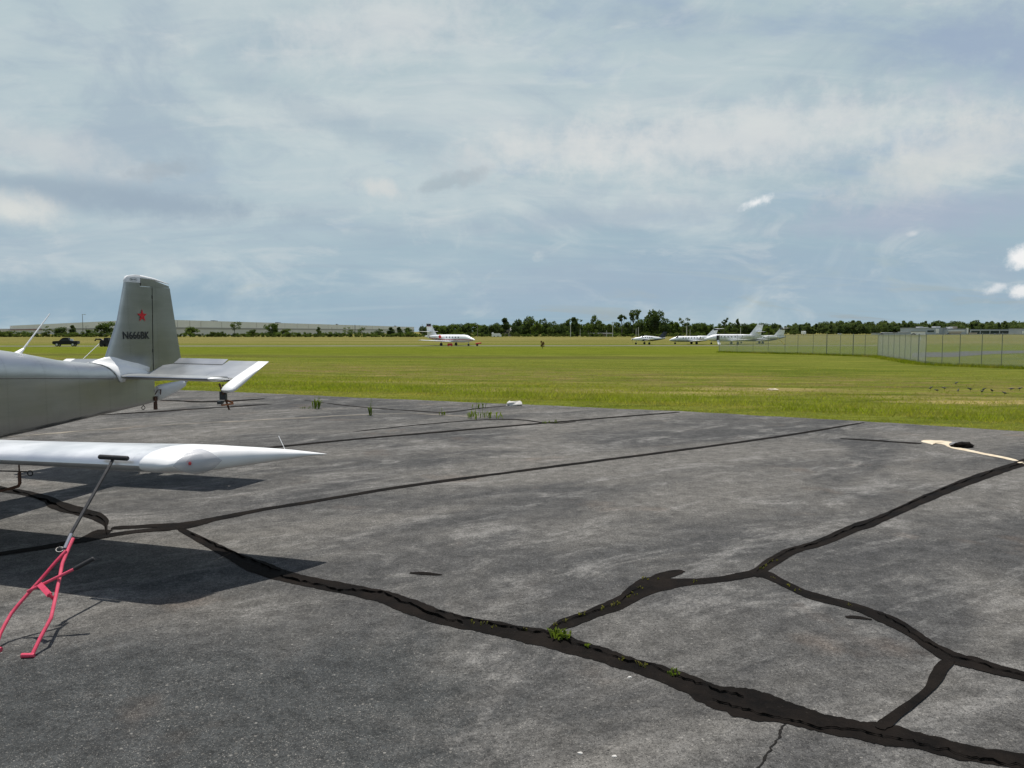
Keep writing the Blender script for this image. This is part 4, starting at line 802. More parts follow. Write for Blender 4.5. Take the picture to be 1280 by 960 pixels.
# ------------------------------------------------------------------ birds
bp = [(1163, 487), (1172, 489.5), (1181, 487), (1195, 480.5), (1197.5, 490), (1213, 488.5), (1227, 491.5), (1229.5, 488.5), (1240, 490.5), (1256, 493.5), (1263, 488), (1274, 487.5)]
ORD = ['leftmost', 'second from left', 'third from left', 'fourth from left', 'fifth from left', 'sixth from left', 'seventh from left', 'eighth from left', 'ninth from left', 'tenth from left', 'eleventh from left', 'rightmost']
m = MB(); rings = []
for x, z, r in ((-.12, .085, .006), (-.07, .09, .014), (-.04, .098, .034), (0, .108, .044), (.045, .122, .036), (.07, .142, .024), (.085, .155, .026), (.105, .158, .020), (.118, .156, .007), (.145, .152, .002)):
    rings.append([(x, r * math.cos(a), z + r * math.sin(a)) for a in [q * 2 * math.pi / 10 for q in range(10)]])
m.loft(rings)
for sg in (1, -1): m.tube([(.005, sg * .016, .075), (.0, sg * .018, .0), (.03, sg * .018, .002)], .004, 5)
m.box((-.13, 0, .083), (.09, .035, .008))
bird0 = m.build('bird', M['bird'])
for i, (x, y) in enumerate(bp):
    b = bird0 if i == 0 else bird0.copy()
    if i: COL.objects.link(b)
    b.location = ground(x, y + 1.2) + Vector((0, 0, .02)); b.rotation_euler = (0, random.uniform(-.1, .3), random.choice([0, 3.1, .5, 2.6, -.4]) + random.uniform(-.5, .5)); b.scale = [random.uniform(.56, .68)] * 3
    tag(b, 'small black bird on the grass, ' + ORD[i] + ' of the flock of twelve', 'bird', 'black birds feeding on the grass')
# ------------------------------------------------------------------ chain link fence
def fence(a, b, posts, hgt, label, thick=()):
    o = empty('chain_link_fence', a, 0, label, 'fence', 'chain link fence runs'); d = b - a; n2 = Vector((d.x, d.y, 0)); L = n2.length; u = n2.normalized(); side = Vector((-u.y, u.x, 0))
    def q(t, z): x, y = a.x + d.x * t, a.y + d.y * t; return Vector((x, y, float(zt(x, y)) + z)) - a
    for k, t in enumerate(posts):
        mb = MB(); r = .042 if k in thick else .021; mb.tube([q(t, -.1), q(t, hgt + .04)], r, 8); mb.ball(q(t, hgt + .05), r * 1.25, 8, 6); mb.build('post', M['post'], o)
    mb = MB(); mb.tube([q(k / 20, hgt - .01) for k in range(21)], .02, 6); mb.build('top_rail', M['post'], o)
    mb = MB(); st = .075; k = -hgt
    while k < L:
        for s in (1, -1):
            z0, z1 = (0.04, hgt - .02); x0, x1 = (k, k + hgt) if s == 1 else (k + hgt, k)
            # clip to the run
            def cl(x): return (x - x0) / (x1 - x0)
            t0, t1 = 0.0, 1.0
            for lim, low in ((0.0, True), (L, False)):
                tt = cl(lim); inc = x1 > x0
                if low == inc: t0 = max(t0, tt)
                else: t1 = min(t1, tt)
            if t1 - t0 > .01:
                p0 = q((x0 + (x1 - x0) * t0) / L, z0 + (z1 - z0) * t0); p1 = q((x0 + (x1 - x0) * t1) / L, z0 + (z1 - z0) * t1); r = .0058
                w = Vector((0, 0, r)); sd = side * (r + s * .001); i = u * r
                mb.add([p0 + w + i, p0 - w - i, p0 + sd, p1 + w + i, p1 - w - i, p1 + sd], [(0, 1, 4, 3), (1, 2, 5, 4), (2, 0, 3, 5)])
        k += st
    mb.build('chain_link_mesh', M['galv'], o, smooth=False); return o
FA, FB, FC = ground(898, 440.6), ground(1097, 446.5), ground(1157, 456.2); FD = ground(1440, 467.5)
def ts(a, b, xs):
    r = []
    for x in xs:      # where the picture column meets the run
        k = (x - 640) / F; t = (k * a.y - a.x) / ((b.x - a.x) - k * (b.y - a.y)); r.append(t)
    return r
fence(FA, FB, ts(FA, FB, [899, 921, 941, 960, 981, 997, 1016, 1033, 1050, 1066, 1081, 1097]), 2.2, 'far run of the chain link fence, near the parked jets', thick=(7, 9))
fence(FB, FC, ts(FB, FC, [1103, 1110, 1117, 1124, 1131, 1138, 1148]), 2.25, 'short middle run of the chain link fence coming forward', thick=(6,))
fence(FC, FD, ts(FC, FD, [1157, 1177.5, 1199.5, 1227, 1252, 1283, 1316, 1352, 1392, 1436]), 2.3, 'nearest run of the chain link fence before the grey taxiway')
pts = []
for a, b, w in ((FA, FB, .5), (FB, FC, .9), (FC, FD, .7)):
    n = int((b - a).length * 420); t = RS.rand(n); nn = np.array([-(b - a).y, (b - a).x]) / (b - a).length; o = RS.normal(0, w * .45, n)
    pts.append(np.stack([a.x + (b.x - a.x) * t + nn[0] * o, a.y + (b.y - a.y) * t + nn[1] * o], 1))
pts = np.concatenate(pts); P = np.concatenate([pts, zt(pts[:, 0], pts[:, 1])[:, None]], 1)
blades('fence_grass', P, RS.uniform(.10, .32, len(P)), RS.uniform(.02, .04, len(P)), .5, M['blade_lush'], 'unmown dark grass along the foot of the fence')
# ------------------------------------------------------------------ trees
def crown_mesh(name, seed, kind, material):
    rr = np.random.RandomState(seed); cl = []
    if kind == 'broad':
        for _ in range(16):
            a = rr.rand() * 6.283; z = rr.uniform(.30, .92); r = .36 * math.sin(min(1, (z - .12) / .8) * math.pi) ** .6 * rr.uniform(.25, 1); cl.append((math.cos(a) * r, math.sin(a) * r, z, rr.uniform(.13, .22)))
    elif kind == 'round':
        for _ in range(22):
            a = rr.rand() * 6.283; z = rr.uniform(.12, .9); r = .42 * math.sin((z * .9 + .05) * math.pi) ** .5 * rr.uniform(.2, 1); cl.append((math.cos(a) * r, math.sin(a) * r, z, rr.uniform(.14, .21)))
    elif kind == 'airy':
        for _ in range(13):
            a = rr.rand() * 6.283; z = rr.uniform(.35, .96); r = .34 * rr.uniform(.1, 1) * (1.15 - abs(z - .65)); cl.append((math.cos(a) * r, math.sin(a) * r, z, rr.uniform(.09, .15)))
    elif kind == 'conifer':
        for i in range(22):
            z = .12 + .86 * i / 22; a = rr.rand() * 6.283; r = .30 * (1.02 - z) * rr.uniform(.35, 1.0); cl.append((math.cos(a) * r, math.sin(a) * r, z, .06 + .13 * (1.02 - z)))
    elif kind == 'lollipop':
        for _ in range(9):
            a = rr.rand() * 6.283; z = rr.uniform(.68, .95); r = .17 * rr.uniform(.1, 1); cl.append((math.cos(a) * r, math.sin(a) * r, z, rr.uniform(.05, .085)))
    elif kind == 'pine':
        for _ in range(15):
            a = rr.rand() * 6.283; z = rr.uniform(.5, .96); r = .26 * rr.uniform(.2, 1); cl.append((math.cos(a) * r, math.sin(a) * r, z, rr.uniform(.055, .10)))
    elif kind == 'bush':
        for _ in range(12):
            a = rr.rand() * 6.283; r = .75 * rr.uniform(0, 1); z = rr.uniform(.12, .75) * (1 - .3 * r); cl.append((math.cos(a) * r, math.sin(a) * r, z, rr.uniform(.18, .3)))
    V, T = [], []; per = {'airy': 46, 'lollipop': 60, 'pine': 52}.get(kind, 62)
    for x, y, z, r in cl:
        for _ in range(per):
            d = rr.normal(size=3); d /= np.linalg.norm(d); p = np.array([x, y, z]) + d * r * rr.rand() ** .45 * np.array([1, 1, .8]); s = rr.uniform(.022, .05) * (1.7 if kind == 'bush' else .75 if kind in ('airy', 'lollipop', 'pine') else 1.15)
            u = rr.normal(size=3); u /= np.linalg.norm(u); w = np.cross(u, rr.normal(size=3)); w /= np.linalg.norm(w)
            i = len(V); V += [p - u * s, p + w * s * .8, p + u * s, p - w * s * .8]; T.append((i, i + 1, i + 2, i + 3))
    o = big_mesh(name, np.array(V), np.array(T), material, 4); return o, cl
def make_tree(kind, seed, material, name):
    o = empty(name); c, cl = crown_mesh('crown', seed, kind, material); c.parent = o
    if kind != 'bush':
        m = MB(); hz = {'lollipop': .85, 'pine': .85, 'conifer': .9}.get(kind, .65); rr = random.Random(seed)
        m.tube([(0, 0, -.01), (rr.uniform(-.01, .01), 0, hz * .4), (rr.uniform(-.02, .02), rr.uniform(-.02, .02), hz)], [.022, .016, .006], 7)
        for x, y, z, r in cl[::2]:
            z0 = min(hz * .8, z * .6); m.tube([(0, 0, z0), (x * .5, y * .5, (z0 + z) / 2 - .01), (x, y, z)], [.009, .006, .003], 5)
        m.build('trunk', M['bark'], o)
    return o
PROTO = {}
KN = {'broad': ('leafy_tree', 'leaf'), 'round': ('leafy_tree', 'leaf'), 'airy': ('leafy_tree', 'leaf_pale'), 'conifer': ('conifer_tree', 'leaf_dark'), 'lollipop': ('pine_tree', 'leaf_dark'), 'pine': ('pine_tree', 'leaf_dark'), 'bush': ('bush', 'leaf'), 'dark': ('leafy_tree', 'leaf_dark'), 'pale': ('leafy_tree', 'leaf_pale'), 'palebush': ('bush', 'leaf_pale')}
def tree(kind, x, ytop, d, label, group=None, wid=1.0, base_y=None, cat='tree'):
    var = random.randrange(3); key = (kind, var); shape = {'dark': 'round', 'pale': 'round', 'palebush': 'bush'}.get(kind, kind); p = stand(x, d); h = top_z(ytop, d) - p.z
    if key not in PROTO: o = PROTO[key] = make_tree(shape, 11 + var * 7 + len(kind), M[KN[kind][1]], KN[kind][0])
    else: o = copy_tree(PROTO[key])
    o.location = p; o.rotation_euler = (0, 0, random.uniform(0, 6.28)); o.scale = (h * wid, h * wid, h); return tag(o, label, cat, group)
LROW = [('palebush', 4, 411.5, 1, None), ('bush', 20, 412, 1.1, None), ('airy', 62, 408, .75, 'pale slender tree behind the black pickup, left of the small conifer'), ('dark', 76, 409.5, 1, 'dark low tree above the black pickup truck'), ('conifer', 92, 407, 1.0, 'pointed young conifer right of the black pickup'), ('round', 113, 412.5, 1.1, 'low round tree left of the metal tail fin'), ('dark', 134, 403, .9, 'tall dark tree partly behind the metal tail fin'),
 ('round', 239, 409, 1.05, 'round full tree just right of the metal tail fin'), ('airy', 294, 403.3, .85, 'tall airy tree, tallest left of the round tree by the warehouse'), ('dark', 316, 412.5, .8, 'small dark tree between the airy tree and the full round one'), ('round', 342, 404.8, .85, 'full round green tree, largest in front of the warehouse'), ('pale', 358, 411.5, .9, 'pale bushy tree right of the largest warehouse tree'), ('conifer', 399, 409.3, .95, 'small pointed conifer alone before the warehouse wall'),
 ('airy', 437, 409.5, 1.1, 'pale airy tree left of the tall pole by the warehouse'), ('airy', 452, 410.3, 1.1, 'pale airy tree right of the tall pole by the warehouse'), ('dark', 474, 411.3, .8, 'dark egg shaped tree in front of the warehouse'), ('conifer', 489, 409.6, 1.3, 'broad conifer right of the dark egg shaped tree'), ('conifer', 499, 409.3, 1.1, 'narrow conifer between the broad one and the leafy tree'), ('broad', 511, 410, 1.0, 'leafy tree at the right end of the warehouse')]
for kind, x, y, w, lab in LROW: tree(kind, x, y - .6, random.uniform(478, 490), lab or 'leafy bush at the far left end of the warehouse', None if lab else 'bushes left of the warehouse', w * 1.55, cat='tree' if lab else 'bush')
xb = -150
while xb < 530:
    tree(random.choice(['bush', 'bush', 'palebush']), xb, random.uniform(412.4, 416.8), random.uniform(470, 478), 'low green bush in the hedge along the warehouse foot', 'bushes along the warehouse foot', random.uniform(.9, 1.5), cat='bush'); xb += random.uniform(4.5, 8.5)
MROW = [('dark', 529, 407.5, .8, 'dark tree behind the tail of the white jet with red stripe'), ('broad', 538, 411, 1, 0), ('dark', 553, 409, .9, 'dark tree behind the engine of the white jet with red stripe'), ('broad', 565, 410.5, 1, 0), ('broad', 575, 409.5, 1, 'leafy tree above the cabin of the white jet with red stripe'), ('conifer', 586, 406.5, 1.3, 'pointed conifer just left of the pole beyond the jet nose'), ('dark', 603, 409, .9, 0), ('conifer', 608, 408, 1.2, 0), ('dark', 616, 405, 1, 0), ('dark', 623, 403, 1, 0), ('conifer', 631, 397.5, 1.5, 'tall pointed dark tree above the pale house'), ('dark', 645, 399, .9, 'tall dark broad tree right of the pale house'), ('dark', 655, 405, 1, 0), ('dark', 663, 395.5, .8, 'tall dark tree between two rounder ones, left of gap'), ('broad', 670, 401, .9, 0), ('dark', 680, 397.5, .7, 'flat topped dark tree over the brown shrub'), ('dark', 692, 401, .9, 0), ('dark', 700, 404, 1, 0), ('dark', 707, 399, .8, 0), ('conifer', 717, 396.5, 1.4, 'dark conifer right of the single white pole'), ('airy', 722, 398, .9, 0), ('broad', 735, 403, .9, 0), ('dark', 745, 393.5, .8, 'tall broad tree left of the lollipop shaped pine'), ('dark', 752, 400.5, .9, 0), ('broad', 762, 405, 1, 0), ('dark', 770, 402.5, .9, 0), ('lollipop', 777, 392.5, 1.1, 'slim lollipop shaped pine left of the tallest trees'), ('pine', 791, 387.2, .95, 'tall open pine with bare trunk above the propeller plane'), ('dark', 785, 402, .9, 0), ('dark', 801, 399, .9, 0), ('dark', 812, 387.3, .72, 'tallest bushy dark tree, right of the open pine'), ('dark', 821, 388.5, .6, 'tall dark tree leaning on the right of the tallest one'), ('dark', 830, 396, .8, 0), ('broad', 838, 401, .9, 0), ('broad', 846, 402.5, .9, 0), ('airy', 853, 398, .8, 'sparse half bare tree behind the white pole'), ('airy', 859, 397, .8, 'thin leafed tree right of the sparse half bare tree'), ('dark', 868, 404.5, 1, 0), ('broad', 879, 404.5, 1, 0), ('broad', 889, 405, 1, 0), ('dark', 897, 404, 1, 0), ('pine', 905, 397.3, .8, 'open crowned pine above the jet with its stairs down'), ('dark', 913, 402.5, 1, 0), ('conifer', 921, 398.5, .8, 'slender spire shaped tree left of the tall white tail'), ('dark', 931, 404.5, 1.1, 0), ('broad', 940, 405, 1.1, 0), ('dark', 950, 406.5, 1.2, 0), ('broad', 960, 407, 1.2, 0)]
for kind, x, y, w, lab in MROW: tree(kind, x, y, random.uniform(505, 535), lab or 'plain green tree in the tree line beyond the parked jets', None if lab else 'unremarkable trees of the tree line', w)
for i in range(95):
    x = 533 + i * 4.6 + random.uniform(-2, 2); tree(random.choice(['round', 'dark', 'broad', 'dark']), x, random.uniform(403.5, 409), random.uniform(545, 580), 'plain green tree in the tree line beyond the parked jets', 'unremarkable trees of the tree line', random.uniform(1.1, 1.6))
for i in range(48):
    x = 532 + i * 9.2 + random.uniform(-3, 3); tree(random.choice(['bush', 'palebush', 'bush']), x, random.uniform(413.2, 416.5), random.uniform(492, 502), 'low bush at the foot of the tree line', 'bushes at the foot of the tree line', random.uniform(.9, 1.4), cat='bush')
# the far wood on the right reads as one mass
def woods():
    V, T = [], []; rr = RS; xs = []
    base = {}
    protos = [crown_mesh('tmp', 300 + k, kd, M['leaf_dark'])[0] for k, kd in enumerate(('round', 'broad', 'round', 'conifer'))]
    data = []
    for o in protos:
        a = np.empty(len(o.data.vertices) * 3); o.data.vertices.foreach_get('co', a); data.append(a.reshape(-1, 3)); me = o.data; bpy.data.objects.remove(o); bpy.data.meshes.remove(me)
    tx = [930, 960, 1000, 1030, 1066, 1095, 1110, 1150, 1190, 1230, 1260, 1280, 1450]; ty = [407, 406.5, 404, 402.5, 400.5, 402.5, 401.5, 402, 401.5, 401.8, 401, 402, 402]
    vs = []; n = 0
    for row, (d0, dy, cnt) in enumerate(((880, 3.0, 70), (930, 1.2, 80), (985, .2, 85))):
        for i in range(cnt):
            x = 935 + (1470 - 935) * (i + rr.rand()) / cnt; d = d0 + rr.uniform(-20, 20); y = np.interp(x, tx, ty) + dy + rr.uniform(-1.4, 1.6); X = (x - 640) / F * d; z0 = float(zt(X, d)); h = top_z(y, d) - z0; k = rr.randint(4) if rr.rand() < .9 else 3; w = h * rr.uniform(1.0, 1.5); a = rr.rand() * 6.28; c, s = math.cos(a), math.sin(a); q = data[k]
            vs.append(np.stack([X + (q[:, 0] * c - q[:, 1] * s) * w, d + (q[:, 0] * s + q[:, 1] * c) * w, z0 + q[:, 2] * h], 1))
    for i in range(70):      # unseen trees added out of view at right to darken the fin's reflection
        th_ = R(40 + 50 * (i + rr.rand()) / 70); d = rr.uniform(80, 105); X, Y = math.sin(th_) * d, math.cos(th_) * d; z0 = float(zt(X, Y)); h = rr.uniform(17, 22); q = data[rr.randint(3)]; w = h * rr.uniform(.8, 1.1)
        vs.append(np.stack([X + q[:, 0] * w, Y + q[:, 1] * w, z0 - 1 + q[:, 2] * h], 1))
    V = np.concatenate(vs); T = np.arange(len(V)).reshape(-1, 4); tag(big_mesh('woods', V, T, M['woodleaf'], 4), 'dark green wood closing off the far right of the airfield', 'woods', kind='stuff')
M['woodleaf'] = leafmat('far_wood_leaves', (.060, .090, .044), (.125, .155, .076), .42, .035)
woods()
tree('palebush', 992, 411.5, 800, 'rounded pale bush beside the small white truck', None, 1.2, cat='bush')
o = empty('dead_shrub', ground(678, 435.6), 0, 'small reddish brown shrub standing alone in the field', 'shrub')
c, cl = crown_mesh('foliage', 77, 'round', M['leaf_brown']); c.parent = o; c.scale = (1.0, 1.0, 1.35); c.location.z = .25
m = MB(); m.tube([(0, 0, -.02), (.02, 0, .9)], [.07, .04], 7); m.build('stem', M['dark'], o)
# ------------------------------------------------------------------ warehouse and far buildings
def wallstrip(mb, pts, z0, z1, th=1.0, out=0.0):
    for a, b in zip(pts[:-1], pts[1:]):
        u = (b - a).normalized(); n = Vector((u.y, -u.x, 0)); n = n if n.dot(-(a + b)) > 0 else -n
        q = [a + n * out, b + n * out, b - n * th, a - n * th]; mb.add([Vector((p.x, p.y, z0)) for p in q] + [Vector((p.x, p.y, z1)) for p in q], [(3, 2, 1, 0), (4, 5, 6, 7), (0, 1, 5, 4), (1, 2, 6, 5), (2, 3, 7, 6), (3, 0, 4, 7)])
CX, DD = 190, 560.0; hz = 14.9 * DD / F + EYE
def wp(x, ytop): d = (hz - EYE) * F / (HOR - ytop); return Vector(((x - 640) / F * d, d, 0))
wl, wc, wr = wp(14, 407.2), wp(CX, 399.1), wp(518, 408.7); wz0 = -1.95
wh = empty('warehouse', Vector((wc.x, wc.y, wz0)), 0, 'long pale grey warehouse behind the row of trees', 'warehouse')
def loc(p): return Vector((p.x - wc.x, p.y - wc.y, 0))
class Off: pass
def whpart(name, pts, z0, z1, material, out=0.0, th=1.0):
    mb = MB(); P = pts; wallstrip(mb, P, z0, z1, th, out); mb.v = [(v[0] - wc.x, v[1] - wc.y, v[2] - wz0) for v in mb.v]; return mb.build(name, material, wh, smooth=False)
whpart('upper_wall', [wl, wc, wr], 4.7, hz, M['whwall']); whpart('wall_band', [wl, wc, wr], 3.2, 4.7, M['whband'], .15); whpart('lower_wall', [wl, wc, wr], wz0, 3.2, M['whlow'])
rb = MB(); back = [wl + Vector((200, 300, 0)), wr + Vector((30, 60, 0))]; poly = [wl, wc, wr, back[1], back[0]]
rb.add([(p.x - wc.x, p.y - wc.y, hz - wz0 - .3) for p in poly], [(0, 1, 2, 3, 4)]); rb.build('roof', M['roofgrey'], wh, smooth=False)
mb = MB()
for k in range(1, 26): p = wc.lerp(wr, k / 26); u = (wr - wc).normalized(); nn = Vector((u.y, -u.x, 0)); nn = nn if nn.dot(-wc) > 0 else -nn; mb.box((p.x - wc.x + nn.x * .05, p.y - wc.y + nn.y * .05, (4.9 + hz) / 2 - wz0), (.5, .5, hz - 5.1), math.atan2(u.y, u.x))
mb.build('panel_joint', mat('wall_joint', (.62, .605, .575), .8), wh, smooth=False)
for x, wd in ((271, 8), (351, 7), (425, 3), (497, 3)):
    t = ts(wc, wr, [x])[0]; p = wc.lerp(wr, t) + (Vector((-20, 30, 0)) * .3); sc = p.y / F; mb = MB(); mb.box((p.x - wc.x, p.y - wc.y, hz - wz0 + .35 * sc), (wd * sc * .5, 4, 1.4 * sc)); mb.box((p.x - wc.x + wd * sc * .35, p.y - wc.y, hz - wz0 + .3 * sc), (wd * sc * .5, 4, .9 * sc)); mb.build('roof_unit', M['roofgrey'], wh, smooth=False)
t0, t1 = ts(wl, wc, [15, 54]); whpart('red_fascia', [wl.lerp(wc, t0), wl.lerp(wc, t1)], 3.25, 4.65, M['redbrown'], .9, .5)
mb = MB(); a, b = Vector((-760, 940, 0)), wl + Vector((3, 2, 0)); wallstrip(mb, [Vector((-850, 960, 0)), wl + Vector((-4, 14, 0))], -1.95, 5.6, 20)
lo = MB(); lo.v = mb.v; lo.f = mb.f; lo.m = mb.m; ob = lo.build('low_building', [M['whwall']], None, smooth=False); tag(ob, 'lower pale building left of the long warehouse', 'building')
def house():
    p = stand(634, 534); h = empty('house', p, 0, 'pale gabled house half hidden among the trees', 'house')
    m = MB(); m.box((0, 0, 2.1), (7.5, 6, 4.2)); m.build('wall', M['tan'], h, smooth=False)
    m = MB(); m.add([(-4.2, -3.4, 4.2), (4.2, -3.4, 4.2), (4.2, 3.4, 4.2), (-4.2, 3.4, 4.2), (-4.2, 0, 6.2), (4.2, 0, 6.2)], [(0, 1, 5, 4), (2, 3, 4, 5), (0, 4, 3), (1, 2, 5), (3, 2, 1, 0)]); m.build('roof', M['roofgrey'], h, smooth=False)
    for k in (-2.4, 0, 2.4):
        m = MB(); m.box((k, -3.02, 2.5), (1.2, .1, 1.6)); m.build('window', M['glass'], h, smooth=False)
house()
m = MB(); m.box((0, 0, 1.2), (5.2, 2.4, 2.1)); m.box((-2.0, 0, 2.5), (1.1, 2.3, .6), taper=.8); m.box((2.9, 0, .9), (1.1, 2.2, 1.4), taper=.85)
sh = empty('box_trailer', stand(620, 484), .1, 'small white box trailer at the edge of the trees', 'trailer'); m.build('body', M['whitewall'], sh, smooth=False)
m = MB()
for k in (-1.2, 1.2): m.tube([(k, -1.22, .35), (k, -1.05, .35)], .35, 12)
m.build('wheel', M['rubber'], sh)
def box_bldg(name, x0, x1, ytop, d, depth, material, label, extras=(), cat='building'):
    a, b = stand(x0, d), stand(x1, d); c = (a + b) / 2; h = top_z(ytop, d) - c.z; o = empty(name, c, 0, label, cat); w = b.x - a.x
    m = MB(); m.box((0, depth / 2, h / 2), (w, depth, h)); m.build('wall', material, o, smooth=False)
    m = MB(); m.box((0, depth / 2, h + .2), (w + .8, depth + .8, .4)); m.build('roof', M['roofgrey'], o, smooth=False)
    for nm, xa, xb, ya, yb, mt, out in extras:
        xm = ((xa + xb) / 2 - 640) / F * d - c.x; ww = (xb - xa) / F * d; za, zb = top_z(yb, d) - c.z, top_z(ya, d) - c.z; m = MB(); za = max(za, .05); m.box((xm, -out / 2 + .02 if out < 6 else depth / 2, (za + zb) / 2), (ww, out if out < 6 else 8, zb - za)); m.build(nm, mt, o, smooth=False)
    return o
box_bldg('terminal_building', 1136, 1182, 410.0, 820, 20, M['greywall'], 'long blue grey hangar building with white roof units', [('roof_unit', 1152, 1156.5, 408.3, 409.8, M['whitewall'], 8), ('roof_unit', 1172, 1178, 408.0, 409.8, M['whitewall'], 8), ('roof_unit', 1160, 1163, 408.9, 409.8, M['whitewall'], 8), ('door', 1168, 1172, 411, 416.8, M['whitewall'], .8), ('window', 1158, 1166, 413, 415, M['greenglass'], .5)])
box_bldg('terminal_annex', 1183, 1209, 411.2, 812, 16, M['greywall'], 'grey and tan annex at the right of the hangar building', [('lower_wall', 1185, 1200, 414.4, 417, M['tan'], .8), ('white_panel', 1184, 1204, 413.0, 414.2, M['whitewall'], .7), ('roof_unit', 1189, 1192, 408.6, 410.8, M['whitewall'], 8), ('roof_unit', 1193.5, 1198, 408.0, 410.8, M['tan'], 8), ('pillar', 1206.5, 1208.5, 410, 417, M['whitewall'], 1)])
box_bldg('glazed_hall', 1211, 1272, 412.0, 830, 18, M['greenglass'], 'long low hall with dark glazing and a pale roof edge', [('fascia', 1211, 1272, 412.2, 413.4, M['greywall'], 1.2)] + [('pillar', x, x + .9, 413.4, 417, M['greywall'], 1) for x in (1211, 1223, 1235, 1247, 1259, 1271)])
box_bldg('grey_shed', 1275, 1330, 411.0, 800, 20, M['greywall'], 'blue grey shed cut by the right edge of the photo', [('door', 1276, 1280, 413.5, 417, M['whitewall'], .6)])
box_bldg('white_trailer', 1139.5, 1155.5, 414.8, 790, 3, M['whitewall'], 'long white trailer parked before the hangar building', cat='trailer')
box_bldg('tan_container', 1212, 1220, 416.0, 795, 3, M['tan'], 'tan container beside the long glazed hall', cat='container')
box_bldg('low_shed', 1093, 1118, 416.6, 805, 9, M['greywall'], 'flat grey shed left of the hangar building', [('roof_unit', 1105, 1115, 415.6, 416.4, M['whitewall'], 8)])
box_bldg('low_shed', 1120, 1135, 415.8, 810, 9, M['greywall'], 'taller flat grey shed touching the hangar building', [('roof_unit', 1126, 1134, 415, 415.7, M['whitewall'], 8)])
box_bldg('carport', 736, 766, 416.8, 505, 6, M['wood'], 'low open shed between two poles in the trees', [('pale_roof', 735, 767, 416.4, 417.2, M['concrete'], 1.5)])
# ------------------------------------------------------------------ poles
def pole(x, ytop, d, label, kind='plain', r=.16, material='wood', group=None):
    p = stand(x, d); h = top_z(ytop, d) - p.z; o = empty('utility_pole' if kind != 'lamp' else 'lamp_post', p, 0, label, 'pole' if kind != 'lamp' else 'lamp post', group)
    m = MB(); m.tube([(0, 0, -.2), (0, 0, h)], [r * 1.15, r * .85], 8); m.build('shaft', M[material], o)
    if kind == 'cross':
        m = MB(); m.box((0, 0, h - .5), (2.4, .12, .14)); m.build('crossarm', M['wood'], o, smooth=False)
    if kind == 'lamp':
        m = MB(); m.box((.9, 0, h - .1), (2.2, .25, .22)); m.box((1.5, 0, h - .25), (1.0, .4, .2)); m.build('lamp_head', M['galv'], o, smooth=False)
    return o
for a in [(105, 392.8, 478, 'tall lamp post rising behind the black pickup', 'lamp', .16, 'wood'), (109, 407.3, 480, 'short lamp post right of the tall one', 'lamp', .12, 'wood'), (238.5, 401, 484, 'thin pole standing out of the round tree', 'plain', .12, 'wood'), (348, 404, 492, 'thin pole right behind the largest warehouse tree', 'plain', .1, 'wood'), (415.5, 409, 492, 'thin pole right of the small lone conifer', 'plain', .11, 'wood'), (444.3, 406, 478, 'tall pole between the two airy trees', 'plain', .2, 'wood'), (597, 405, 486, 'crossarm pole in the gap beyond the jet nose', 'cross', .2, 'wood'), (713, 405.5, 488, 'pale bare pole in front of the tree line centre', 'plain', .22, 'concrete'), (725, 411, 488, 'short thin pole right of the pale bare pole', 'plain', .12, 'concrete'), (758, 413, 488, 'short pole at the left of the open shed', 'plain', .18, 'concrete'), (765.5, 402, 488, 'tall crossarm pole at the open shed', 'cross', .2, 'concrete'), (794.8, 410.5, 470, 'left pole of the pair above the propeller plane', 'plain', .16, 'concrete'), (797.6, 409, 470, 'right pole of the pair above the propeller plane', 'plain', .2, 'concrete'), (857.8, 407, 470, 'thick pale pole above the middle jet', 'plain', .26, 'concrete'), (862, 412, 470, 'thin pole beside the thick pale pole', 'plain', .16, 'concrete'), (925, 409.5, 470, 'pole left of the tallest white jet tail', 'plain', .2, 'concrete'), (528, 405, 484, 'pole behind the tail of the white jet with red stripe', 'plain', .12, 'wood')]: pole(*a)
# ------------------------------------------------------------------ jets
def lathe_x(mb, st, seg=14, y=0.0):      # stations (x, z centre, radius z, radius y)
    mb.loft([[(x, y + ry * math.cos(a), z + rz * math.sin(a)) for a in [q * 2 * math.pi / seg for q in range(seg)]] for x, z, rz, ry in st]); return mb
def slab(mb, a, b, ca, cb, th, up=Vector((0, 0, 1))):      # tapered aerofoil plate between root a and tip b, chords run to -x
    for_rings = []
    for p, c, t in ((a, ca, th), (a.lerp(b, .5), (ca + cb) / 2, th * .8), (b, cb, th * .55)):
        for_rings.append([p + Vector((0, 0, 0)), p + Vector((-c * .3, 0, 0)) + up * t, p + Vector((-c * .7, 0, 0)) + up * t * .6, p + Vector((-c, 0, 0)), p + Vector((-c * .7, 0, 0)) - up * t * .6, p + Vector((-c * .3, 0, 0)) - up * t])
    mb.loft(for_rings); return mb
